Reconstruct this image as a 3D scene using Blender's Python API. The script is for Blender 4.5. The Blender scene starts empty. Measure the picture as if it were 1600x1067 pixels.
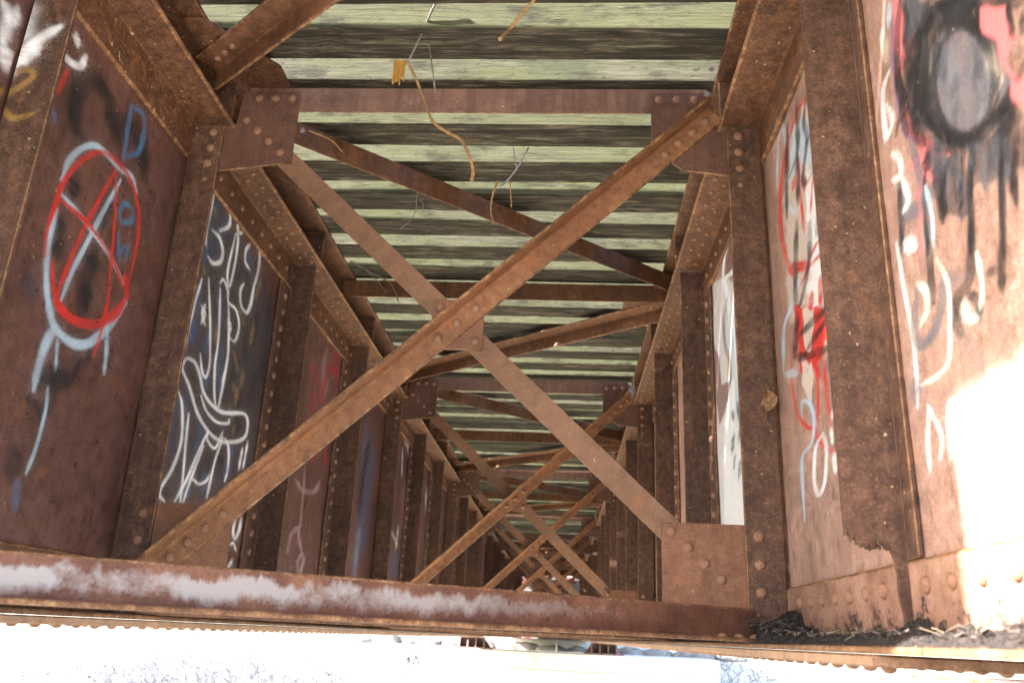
import bpy, bmesh, math, random
import numpy as np
from mathutils import Vector, Matrix
random.seed(7); RNG = np.random.default_rng(11)
scene = bpy.context.scene
COL = scene.collection

# ------------------------------------------------------------------ camera
def make_camera():
    yaw, pitch, roll = -0.0702, 0.3355, 0.0464
    cy, sy, cp, sp = math.cos(yaw), math.sin(yaw), math.cos(pitch), math.sin(pitch)
    F = Vector((sy*cp, cy*cp, sp)); R = Vector((cy, -sy, 0)); U = R.cross(F)
    c, s = math.cos(roll), math.sin(roll)
    r = c*R + s*U; u = c*U - s*R
    cam = bpy.data.cameras.new('camera'); o = bpy.data.objects.new('camera', cam)
    m = Matrix((r, u, -F)).transposed().to_4x4(); m.translation = Vector((0.3612, 0, 0))
    o.matrix_world = m
    cam.sensor_width = 36; cam.lens = 1320.29/1600*36
    cam.clip_start = .02; cam.clip_end = 3000
    cam.dof.use_dof = True; cam.dof.focus_distance = 2.75; cam.dof.aperture_fstop = 4.5
    COL.objects.link(o); scene.camera = o
make_camera()

# ------------------------------------------------------------------ light
SUN = Vector((-1, -.33, .63)).normalized()          # towards the sun
world = bpy.data.worlds.new('World'); scene.world = world; world.use_nodes = True
wn = world.node_tree.nodes; wl = world.node_tree.links
sky = wn.new('ShaderNodeTexSky'); sky.sky_type = 'NISHITA'; sky.sun_disc = False
sky.sun_elevation = math.asin(SUN.z); sky.sun_rotation = math.atan2(SUN.x, SUN.y)
sky.air_density = 1.0; sky.dust_density = 2.0
bg = wn['Background']; bg.inputs[1].default_value = 0.15
wl.new(sky.outputs[0], bg.inputs[0])
sl = bpy.data.lights.new('sun', 'SUN'); sl.energy = 5.0; sl.angle = math.radians(1.0); sl.color = (1, .95, .87)
so = bpy.data.objects.new('sun', sl); so.rotation_euler = SUN.to_track_quat('Z', 'Y').to_euler(); COL.objects.link(so)
scene.view_settings.view_transform = 'Standard'; scene.view_settings.look = 'None'
scene.view_settings.exposure = 3.25; scene.view_settings.gamma = 1
scene.render.engine = 'CYCLES'
scene.cycles.max_bounces = 8; scene.cycles.diffuse_bounces = 5; scene.cycles.glossy_bounces = 2
scene.cycles.transparent_max_bounces = 8
scene.cycles.use_denoising = True

# ------------------------------------------------------------------ helpers
def link(o, parent=None):
    COL.objects.link(o)
    if parent is not None: o.parent = parent
    return o
def tag(o, label=None, cat=None, group=None, kind=None):
    if label: o['label'] = label
    if cat: o['category'] = cat
    if group: o['group'] = group
    if kind: o['kind'] = kind
    return o
def empty(name, loc=(0, 0, 0), label=None, cat=None, group=None):
    o = bpy.data.objects.new(name, None); o.location = loc; o.empty_display_size = .1
    link(o); return tag(o, label, cat, group)
class MB:
    """collects polygons, builds ONE mesh object"""
    def __init__(s): s.v = []; s.f = []; s.e = set()
    def add(s, v, f):
        n = len(s.v); s.v += [tuple(p) for p in v]; s.f += [tuple(i+n for i in q) for q in f]; return s
    def box(s, a, b):
        x0, y0, z0 = a; x1, y1, z1 = b
        return s.add([(x0,y0,z0),(x1,y0,z0),(x1,y1,z0),(x0,y1,z0),(x0,y0,z1),(x1,y0,z1),(x1,y1,z1),(x0,y1,z1)],
                     [(0,3,2,1),(4,5,6,7),(0,1,5,4),(1,2,6,5),(2,3,7,6),(3,0,4,7)])
    def cbox(s, a, b, c=.002):
        """box with chamfered edges"""
        bm = bmesh.new(); bmesh.ops.create_cube(bm, size=1)
        for v in bm.verts: v.co = Vector([(a[i]+b[i])/2+v.co[i]*(b[i]-a[i]) for i in range(3)])
        bmesh.ops.bevel(bm, geom=list(bm.edges), offset=c, segments=1, affect='EDGES')
        bm.verts.index_update()
        n0 = len(s.f); bm.normal_update()
        s.e |= {n0+i for i, f in enumerate(bm.faces) if max(abs(q) for q in f.normal) < .95}
        s.add([v.co[:] for v in bm.verts], [[v.index for v in f.verts] for f in bm.faces]); bm.free(); return s
    def prism(s, poly, p0, p1, ax, ay, rim=()):
        """polygon (2-D, ax/ay axes) swept from p0 to p1"""
        p0, p1, ax, ay = Vector(p0), Vector(p1), Vector(ax), Vector(ay)
        n = len(poly)
        V = [p0+ax*a+ay*b for a, b in poly]+[p1+ax*a+ay*b for a, b in poly]
        flip = ax.cross(ay).dot(p1-p0) < 0
        ar = sum(poly[i][0]*poly[(i+1)%n][1]-poly[(i+1)%n][0]*poly[i][1] for i in range(n))
        if ar < 0: flip = not flip
        F = [tuple(range(n-1, -1, -1)), tuple(range(n, 2*n))]+[(i, (i+1)%n, (i+1)%n+n, i+n) for i in range(n)]
        if flip: F = [q[::-1] for q in F]
        s.e |= {len(s.f)+2+i for i in rim}
        return s.add(V, F)
    def angle(s, p0, p1, da, db, la, lb, t=.009, r=.008):
        """rolled steel angle: heel line p0-p1, legs along da and db"""
        pr = [(0, 0), (la, 0), (la, t*.55), (la-t*.2, t*.85), (la-t*.55, t)]
        for k in range(4):
            a = math.pi/2*k/3
            pr.append((t+r-r*math.sin(a), t+r-r*math.cos(a)))
        pr += [(t, lb-t*.55), (t*.85, lb-t*.2), (t*.55, lb), (0, lb)]
        return s.prism(pr, p0, p1, da, db, (1, 2, 3, 9, 10, 11))
    def tube(s, pts, rad, n=5):
        P = [Vector(p) for p in pts]; V = []; F = []
        for i, p in enumerate(P):
            d = (P[min(i+1, len(P)-1)]-P[max(i-1, 0)]).normalized()
            a = d.orthogonal().normalized(); b = d.cross(a)
            if i and (a.dot(pa) < 0): a, b = -a, -b
            if i:
                a = (pa-d*pa.dot(d)).normalized(); b = d.cross(a)
            pa = a
            R_ = rad[i] if hasattr(rad, '__len__') else rad
            V += [p+(a*math.cos(2*math.pi*k/n)+b*math.sin(2*math.pi*k/n))*R_ for k in range(n)]
        for i in range(len(P)-1):
            F += [(i*n+k, i*n+(k+1)%n, (i+1)*n+(k+1)%n, (i+1)*n+k) for k in range(n)]
        F += [tuple(range(n-1, -1, -1)), tuple((len(P)-1)*n+k for k in range(n))]
        return s.add(V, F)
    def mesh(s, name, mat, smooth=False):
        me = bpy.data.meshes.new(name); me.from_pydata(s.v, [], s.f)
        if smooth: me.polygons.foreach_set('use_smooth', [True]*len(me.polygons))
        me.materials.append(mat)
        if s.e and mat.name.startswith('rust') and 'edge' in M:
            me.materials.append(M['edge']); me.polygons.foreach_set('material_index', [1 if i in s.e else 0 for i in range(len(me.polygons))])
        me.update(); return me
    def build(s, name, mat, parent=None, smooth=False):
        return link(bpy.data.objects.new(name, s.mesh(name, mat, smooth)), parent)

# ------------------------------------------------------------------ node helpers
class NT:
    def __init__(s, name):
        s.m = bpy.data.materials.new(name); s.m.use_nodes = True
        s.t = s.m.node_tree; s.n = s.t.nodes; s.l = s.t.links
        s.b = s.n['Principled BSDF']; s.pos = s.n.new('ShaderNodeNewGeometry')
    def new(s, t, **k):
        n = s.n.new(t)
        for a, v in k.items(): setattr(n, a, v)
        return n
    def put(s, sock, v):
        if hasattr(v, 'is_output') or isinstance(v, bpy.types.NodeSocket): s.l.new(v, sock)
        else: sock.default_value = v
    def vec(s, sc=(1, 1, 1), off=(0, 0, 0), src=None):
        n = s.new('ShaderNodeMapping'); s.l.new(src or s.pos.outputs['Position'], n.inputs[0])
        n.inputs['Scale'].default_value = sc; n.inputs['Location'].default_value = off; return n.outputs[0]
    def noise(s, scale, detail=5, rough=.6, v=None, dist=0):
        n = s.new('ShaderNodeTexNoise'); s.l.new(v or s.pos.outputs['Position'], n.inputs['Vector'])
        n.inputs['Scale'].default_value = scale; n.inputs['Detail'].default_value = detail
        n.inputs['Roughness'].default_value = rough; n.inputs['Distortion'].default_value = dist
        return n.outputs['Fac']
    def voro(s, scale, v=None, feature='F1'):
        n = s.new('ShaderNodeTexVoronoi', feature=feature); s.l.new(v or s.pos.outputs['Position'], n.inputs['Vector'])
        n.inputs['Scale'].default_value = scale; return n.outputs['Distance']
    def ramp(s, fac, stops):
        n = s.new('ShaderNodeValToRGB'); s.l.new(fac, n.inputs[0]); e = n.color_ramp.elements
        while len(e) < len(stops): e.new(.5)
        for q, (p, c) in zip(e, stops):
            q.position = p; q.color = (c, c, c, 1) if not hasattr(c, '__len__') else (*c, 1)
        return n.outputs[0]
    def mix(s, f, a, b, blend='MIX'):
        n = s.new('ShaderNodeMix', data_type='RGBA', blend_type=blend)
        s.put(n.inputs[0], f)
        for k, v in ((6, a), (7, b)):
            if isinstance(v, bpy.types.NodeSocket): s.l.new(v, n.inputs[k])
            else: n.inputs[k].default_value = (*v, 1)
        return n.outputs[2]
    def math(s, op, a, b=0.0, clamp=False):
        n = s.new('ShaderNodeMath', operation=op, use_clamp=clamp); s.put(n.inputs[0], a); s.put(n.inputs[1], b); return n.outputs[0]
    def bump(s, h, strength=.3, dist=.004):
        n = s.new('ShaderNodeBump'); n.inputs['Strength'].default_value = strength; n.inputs['Distance'].default_value = dist
        s.l.new(h, n.inputs['Height']); s.l.new(n.outputs[0], s.b.inputs['Normal'])
    def done(s, col, rough=.85, spec=.3):
        s.put(s.b.inputs['Base Color'], col if isinstance(col, bpy.types.NodeSocket) else (*col, 1))
        s.put(s.b.inputs['Roughness'], rough); s.b.inputs['Specular IOR Level'].default_value = spec
        return s.m

def rust(name, dark, mid, light, speck=.5, streak=.35, paint=False, scale=1., rough=.72, specc=(.50, .37, .22), spec=.35, blotch=None, mott=1.):
    t = NT(name); k = mott; lo = lambda v: 1-(1-v)*k
    big = t.noise(2.6*scale, 4, .6, dist=.3)
    med = t.noise(30*scale, 5, .74)
    fine = t.noise(190, 2, .7)
    mx = lambda a, b: tuple(x*k+y*(1-k) for x, y in zip(a, b))
    c = t.ramp(med, [(.34, mx(dark, mid)), (.50, mid), (.66, mx(light, mid))])
    c = t.mix(.85, c, t.ramp(fine, [(.30, lo(.45)), (.52, 1.0), (.74, lo(1.5))]), 'MULTIPLY')
    c = t.mix(.7, c, t.ramp(big, [(.34, .70), (.5, 1.0), (.66, 1.32)]), 'MULTIPLY')
    if streak:
        st = t.noise(1, 4, .65, v=t.vec((30, 30, 2.6)), dist=.5)
        c = t.mix(streak, c, t.ramp(st, [(.36, .45), (.5, 1.0), (.68, 1.45)]), 'MULTIPLY')
    pat = t.noise(11*scale, 6, .75, v=t.vec(off=(3, 7, 1)))
    c = t.mix(t.ramp(pat, [(.57, 0), (.62, .6*k)]), c, tuple(x*.38 for x in dark))
    ob = blotch or tuple(min(1, x*y) for x, y in zip(light, (1.45, 1.15, .85)))
    c = t.mix(t.ramp(pat, [(.30, .75*(.4+.6*k)), (.42, 0)]), c, ob)
    if paint:
        at_ = t.new('ShaderNodeAttribute', attribute_name='paint')
        wear = t.ramp(med, [(.27, .45), (.40, 1.0)])
        grain = t.ramp(fine, [(.28, .72), (.6, 1.08)])
        pc = t.mix(.8, at_.outputs['Color'], grain, 'MULTIPLY')
        c = t.mix(t.math('MULTIPLY', at_.outputs['Alpha'], wear, True), c, pc)
    if speck:
        sp = t.noise(62, 2, .5, v=t.vec(off=(1.3, 4.4, 2.2)))
        thr = t.math('ADD', sp, t.math('MULTIPLY', big, .16))
        c = t.mix(t.ramp(thr, [(.83-.03*speck, 0), (.86-.03*speck, .8)]), c, specc)
        c = t.mix(t.ramp(fine, [(.68, 0), (.74, .4*speck)]), c, specc)
    t.bump(t.math('ADD', t.math('MULTIPLY', med, 1.0), t.math('MULTIPLY', fine, .3)), .55, .006)
    rg = t.ramp(med, [(.3, rough-.16), (.7, min(.97, rough+.12))])
    return t.done(c, rg, spec)

M = {}
M['edge'] = rust('rust_edge_highlight', (.09, .04, .018), (.19, .088, .04), (.33, .18, .09), .1, 0, mott=1.0)  # orange rust on edges, brightened to stand in for edge highlights
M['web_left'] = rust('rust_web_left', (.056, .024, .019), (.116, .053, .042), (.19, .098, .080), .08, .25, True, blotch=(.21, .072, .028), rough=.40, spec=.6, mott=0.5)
M['web_right_lit'] = rust('rust_web_right_lit', (.22, .122, .092), (.335, .20, .158), (.45, .295, .245), .04, .25, True, blotch=(.40, .185, .09), rough=.46, spec=.5, mott=.6)  # rust lightened in colour to stand for light on the right web
M['stiff_paint'] = rust('rust_stiffener_painted', (.045, .021, .014), (.092, .045, .029), (.155, .082, .055), .8, .35, True, mott=0.75)
M['stiff'] = rust('rust_stiffener', (.045, .021, .014), (.092, .045, .029), (.155, .082, .055), .8, .35, mott=0.75)
M['flange'] = rust('rust_flange', (.045, .018, .009), (.107, .045, .021), (.20, .095, .046), 1.0, 0, mott=0.75)
M['brace'] = rust('rust_brace', (.14, .055, .023), (.225, .10, .047), (.32, .165, .085), .55, 0, blotch=(.36, .12, .035), mott=0.6)
M['brace_flat'] = rust('rust_brace_flat', (.15, .068, .038), (.215, .112, .066), (.285, .16, .10), .15, 0, blotch=(.33, .115, .04), mott=0.4)
M['plate'] = rust('rust_cover_plate_lit', (.18, .095, .055), (.29, .17, .105), (.40, .26, .17), .1, 0, mott=0.5)  # rust lightened to imitate light bounced up from the ground
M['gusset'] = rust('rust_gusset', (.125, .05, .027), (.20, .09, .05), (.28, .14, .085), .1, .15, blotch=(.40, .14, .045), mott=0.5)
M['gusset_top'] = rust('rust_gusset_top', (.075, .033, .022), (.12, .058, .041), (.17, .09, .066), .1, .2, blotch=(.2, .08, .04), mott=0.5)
M['strut'] = rust('rust_strut', (.11, .05, .035), (.17, .09, .064), (.25, .15, .115), .15, .4, blotch=(.30, .10, .04), mott=0.45)
M['lateral'] = rust('rust_lateral', (.07, .028, .013), (.14, .06, .029), (.22, .108, .058), .7, .3, mott=0.6)
M['rivet'] = rust('rust_rivet', (.15, .07, .042), (.23, .118, .072), (.31, .175, .11), .1, 0, mott=0.35)

def chalk_lateral():
    """bottom brace: rust with a bleached lime band"""
    t = NT('rust_bottom_brace')
    big = t.noise(9, 7, .65); fine = t.noise(150, 4, .7); med = t.noise(28, 6, .7)
    c = t.ramp(big, [(.3, (.085, .034, .022)), (.5, (.15, .064, .04)), (.72, (.24, .11, .065))])
    c = t.mix(.8, c, t.ramp(fine, [(.25, .6), (.55, 1), (.8, 1.3)]), 'MULTIPLY')
    sep = t.new('ShaderNodeSeparateXYZ'); t.l.new(t.pos.outputs['Position'], sep.inputs[0])
    z = sep.outputs[2]
    drip = t.noise(1, 4, .6, v=t.vec((24, 24, 8)))
    edge = t.math('ADD', z, t.math('MULTIPLY', t.math('SUBTRACT', drip, .5), .08))
    low = t.ramp(t.math('MULTIPLY', edge, 10), [(.30, 0), (.62, 1)])
    top = t.ramp(t.math('MULTIPLY', edge, 10), [(.74, 1), (.92, .0)])
    xg = t.ramp(t.math('ADD', t.math('MULTIPLY', sep.outputs[0], .5), .5), [(.12, 1.), (.46, .85), (.62, .40), (.8, .1)])
    patch = t.ramp(t.noise(6, 5, .7, v=t.vec(off=(2, 3, 4.3))), [(.38, .3), (.58, 1)])
    f = t.math('MULTIPLY', t.math('MULTIPLY', low, top), t.math('MULTIPLY', xg, patch), True)
    f = t.math('MULTIPLY', f, t.math('ADD', t.math('MULTIPLY', med, 1.3), .35))
    f = t.math('ADD', f, t.math('MULTIPLY', t.math('SUBTRACT', fine, .5), .35))
    f = t.ramp(f, [(.10, 0), (.34, .45), (.62, .95)])
    c = t.mix(f, c, (.33, .295, .285))
    t.bump(t.math('ADD', med, t.math('MULTIPLY', fine, .4)), .4, .004)
    return t.done(c, .75)
M['bottom_lateral'] = chalk_lateral()
def scabbed():
    t = NT('rust_scabbed_foot')
    big = t.noise(10, 5, .65); fine = t.noise(150, 2, .7); med = t.noise(32, 5, .75)
    c = t.ramp(big, [(.3, (.16, .08, .055)), (.5, (.27, .145, .10)), (.72, (.36, .21, .15))])
    c = t.mix(.8, c, t.ramp(fine, [(.25, .65), (.55, 1), (.8, 1.25)]), 'MULTIPLY')
    sep = t.new('ShaderNodeSeparateXYZ'); t.l.new(t.pos.outputs['Position'], sep.inputs[0])
    sc = t.noise(1, 6, .75, v=t.vec((17, 17, 20)))
    e = t.math('SUBTRACT', t.math('MULTIPLY', t.math('SUBTRACT', sc, .5), .40), t.math('SUBTRACT', sep.outputs[2], .045))
    f = t.ramp(t.math('ADD', t.math('MULTIPLY', e, 8), .5), [(.44, 0), (.66, .9)])
    c = t.mix(f, c, (.028, .021, .02))
    t.bump(t.math('ADD', med, t.math('MULTIPLY', f, -.8)), .7, .008)
    return t.done(c, .85)
M['foot'] = scabbed()

def wood(name):
    t = NT(name)
    inf = t.new('ShaderNodeObjectInfo'); rnd = inf.outputs['Random']
    off = t.new('ShaderNodeCombineXYZ'); t.put(off.inputs[0], t.math('MULTIPLY', rnd, 37)); t.put(off.inputs[2], t.math('MULTIPLY', rnd, 11))
    add = t.new('ShaderNodeVectorMath', operation='ADD'); t.l.new(t.pos.outputs['Position'], add.inputs[0]); t.l.new(off.outputs[0], add.inputs[1])
    P = add.outputs[0]
    grain = t.noise(1, 6, .75, v=t.vec((5.5, 60, 60), src=P), dist=.35)
    grain2 = t.noise(1, 5, .6, v=t.vec((1.1, 16, 16), src=P), dist=1.2)
    fine = t.noise(1, 4, .7, v=t.vec((14, 170, 170), src=P))
    # underside: shade put into darker colour, creosote and tan streaks
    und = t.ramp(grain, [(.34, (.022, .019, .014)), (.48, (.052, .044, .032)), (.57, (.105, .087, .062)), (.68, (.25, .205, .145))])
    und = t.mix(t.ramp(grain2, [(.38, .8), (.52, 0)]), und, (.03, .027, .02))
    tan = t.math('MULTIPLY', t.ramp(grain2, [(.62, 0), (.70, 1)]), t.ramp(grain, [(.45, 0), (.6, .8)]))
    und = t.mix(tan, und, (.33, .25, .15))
    # sides: grey wood made paler for light through the gaps, with algae
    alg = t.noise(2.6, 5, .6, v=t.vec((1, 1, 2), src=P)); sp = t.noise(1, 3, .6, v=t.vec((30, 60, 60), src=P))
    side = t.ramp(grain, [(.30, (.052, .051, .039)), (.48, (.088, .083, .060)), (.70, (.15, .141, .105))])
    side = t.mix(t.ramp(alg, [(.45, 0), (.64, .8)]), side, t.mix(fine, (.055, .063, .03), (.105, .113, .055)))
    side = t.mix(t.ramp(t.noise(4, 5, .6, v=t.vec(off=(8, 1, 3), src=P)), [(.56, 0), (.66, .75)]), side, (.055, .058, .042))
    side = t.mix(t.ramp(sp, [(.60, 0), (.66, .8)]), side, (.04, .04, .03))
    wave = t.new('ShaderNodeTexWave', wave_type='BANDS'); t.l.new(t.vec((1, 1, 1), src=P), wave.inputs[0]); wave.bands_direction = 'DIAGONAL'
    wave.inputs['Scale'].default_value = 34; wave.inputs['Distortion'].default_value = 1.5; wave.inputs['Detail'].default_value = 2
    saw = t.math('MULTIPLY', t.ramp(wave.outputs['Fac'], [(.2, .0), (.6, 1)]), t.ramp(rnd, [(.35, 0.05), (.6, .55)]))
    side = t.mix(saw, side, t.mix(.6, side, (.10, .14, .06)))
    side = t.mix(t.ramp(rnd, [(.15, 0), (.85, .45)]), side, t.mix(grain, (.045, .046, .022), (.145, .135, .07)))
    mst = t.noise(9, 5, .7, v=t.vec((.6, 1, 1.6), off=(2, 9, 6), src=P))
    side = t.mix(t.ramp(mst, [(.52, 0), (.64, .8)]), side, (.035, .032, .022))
    # knots
    kn = t.voro(2.2, v=t.vec((1, 2.2, 2.2), src=P))
    k = t.ramp(kn, [(.05, .85), (.09, 0)])
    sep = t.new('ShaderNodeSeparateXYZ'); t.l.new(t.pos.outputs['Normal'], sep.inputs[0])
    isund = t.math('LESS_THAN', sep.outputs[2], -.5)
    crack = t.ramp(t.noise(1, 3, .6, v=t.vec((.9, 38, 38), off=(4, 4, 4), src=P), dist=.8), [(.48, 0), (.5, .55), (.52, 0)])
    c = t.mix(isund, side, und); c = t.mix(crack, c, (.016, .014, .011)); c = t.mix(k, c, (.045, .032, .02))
    t.bump(t.math('ADD', t.math('MULTIPLY', grain, 1.), t.math('MULTIPLY', fine, .4)), .6, .006)
    return t.done(c, .9, .15)
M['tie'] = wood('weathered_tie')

def simple(name, dark, light, scale=12, rough=.9, bump=.3, dist=.01, stretch=(1, 1, 1)):
    t = NT(name); n = t.noise(scale, 7, .65, v=t.vec(stretch))
    f = t.noise(scale*9, 4, .7)
    c = t.mix(.7, t.ramp(n, [(.3, dark), (.7, light)]), t.ramp(f, [(.25, .7), (.75, 1.25)]), 'MULTIPLY')
    t.bump(n, bump, dist); return t.done(c, rough, .2)
M['soil'] = simple('black_soil', (.012, .010, .010), (.05, .04, .036), 60, .95, .8, .01)
M['straw'] = simple('dry_straw', (.10, .075, .045), (.26, .20, .13), 40)
M['twig_grey'] = simple('grey_twig', (.13, .105, .095), (.30, .25, .23), 60)
M['twig_tan'] = simple('tan_twig', (.22, .12, .05), (.42, .26, .12), 60)
M['splinter'] = simple('raw_wood', (.38, .17, .035), (.62, .36, .10), 30, stretch=(6, 6, .6))
M['leaf'] = simple('dead_leaf', (.13, .065, .03), (.34, .20, .10), 60)
M['fluff'] = simple('pale_fluff', (.20, .19, .20), (.42, .40, .43), 90)
M['timber'] = simple('dark_timber', (.05, .04, .03), (.13, .10, .075), 8, stretch=(1, 1, .15))
M['brush'] = simple('dry_brush', (.05, .053, .072), (.15, .15, .18), 3)
M['rock'] = simple('dark_rock', (.10, .09, .085), (.28, .26, .23), 2.2, .95, .8, .1)
M['pole'] = simple('pale_pole', (.5, .5, .5), (.65, .65, .65), 10)
M['ink'] = simple('grey_marker', (.05, .05, .06), (.09, .09, .10), 30)
M['bearing'] = rust('rust_bearing', (.12, .07, .06), (.21, .13, .12), (.30, .2, .18), .2, .2)
def concrete():
    t = NT('concrete'); n = t.noise(1.7, 8, .65); f = t.noise(30, 6, .7); st = t.noise(1, 6, .6, v=t.vec((4, 4, .5)))
    c = t.ramp(n, [(.3, (.5, .48, .44)), (.7, (.62, .60, .56))])
    c = t.mix(.6, c, t.ramp(f, [(.25, .75), (.75, 1.2)]), 'MULTIPLY')
    c = t.mix(t.ramp(st, [(.55, 0), (.70, .6)]), c, (.38, .36, .15))
    t.bump(f, .3, .01); return t.done(c, .9, .2)
M['concrete'] = concrete()
def groundmat():
    t = NT('dry_ground'); n = t.noise(.35, 8, .65); f = t.noise(6, 7, .7)
    c = t.ramp(n, [(.3, (.36, .34, .28)), (.55, (.46, .44, .36)), (.75, (.40, .42, .24))])
    c = t.mix(.7, c, t.ramp(f, [(.25, .7), (.75, 1.2)]), 'MULTIPLY')
    t.bump(f, .5, .05); return t.done(c, .95, .1)
M['ground'] = groundmat()

# ------------------------------------------------------------------ dimensions
Y1, PITCH, SPAN = 2.555, 3.65, 13.735       # first cross frame, frame spacing, offset to next span
Y_START, Y_END = .775, 14.40
WEBX, IN, FL = 1.016, .892, .868
ST = [1.66, 2.555]+[2.555+PITCH/3*k for k in range(1, 10)]      # stiffener stations
CF = [Y1+PITCH*k for k in range(4)]
ORD = ['first', 'second', 'third', 'fourth', 'fifth', 'sixth', 'seventh', 'eighth', 'ninth', 'tenth', 'eleventh', 'twelfth', 'thirteenth', 'fourteenth', 'fifteenth']

def rivet_mesh(r=.016, h=.0115, n=10):
    V = []; F = []
    rings = [(1, 0), (.97, .3), (.80, .66), (.45, .93)]
    for q, z in rings: V += [(q*r*math.cos(2*math.pi*k/n), q*r*math.sin(2*math.pi*k/n), z*h) for k in range(n)]
    V.append((0, 0, h))
    for i in range(3): F += [(i*n+k, i*n+(k+1)%n, (i+1)*n+(k+1)%n, (i+1)*n+k) for k in range(n)]
    F += [(3*n+k, 3*n+(k+1)%n, 4*n) for k in range(n)]
    return V, F
RV, RF = rivet_mesh()
RIVET = MB().add(RV, RF).mesh('rivet', M['rivet'], True)
ROT = {'-y': Matrix.Rotation(math.pi/2, 3, 'X'), '-x': Matrix.Rotation(-math.pi/2, 3, 'Y'), '+x': Matrix.Rotation(math.pi/2, 3, 'Y'), '-z': Matrix.Rotation(math.pi, 3, 'X')}
def rivet(p, axis, parent, s=1.):
    o = bpy.data.objects.new('rivet', RIVET); o.rotation_euler = ROT[axis].to_euler()
    o.location = Vector(p); q = s*random.uniform(.93, 1.05); o.scale = (q, q, q*random.uniform(.85, 1.05))
    return link(o, parent)
def rivet_row(mb, p, axis, s=1.):
    R = ROT[axis]; mb.add([R @ (Vector(v)*s)+Vector(p) for v in RV], RF)

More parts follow.
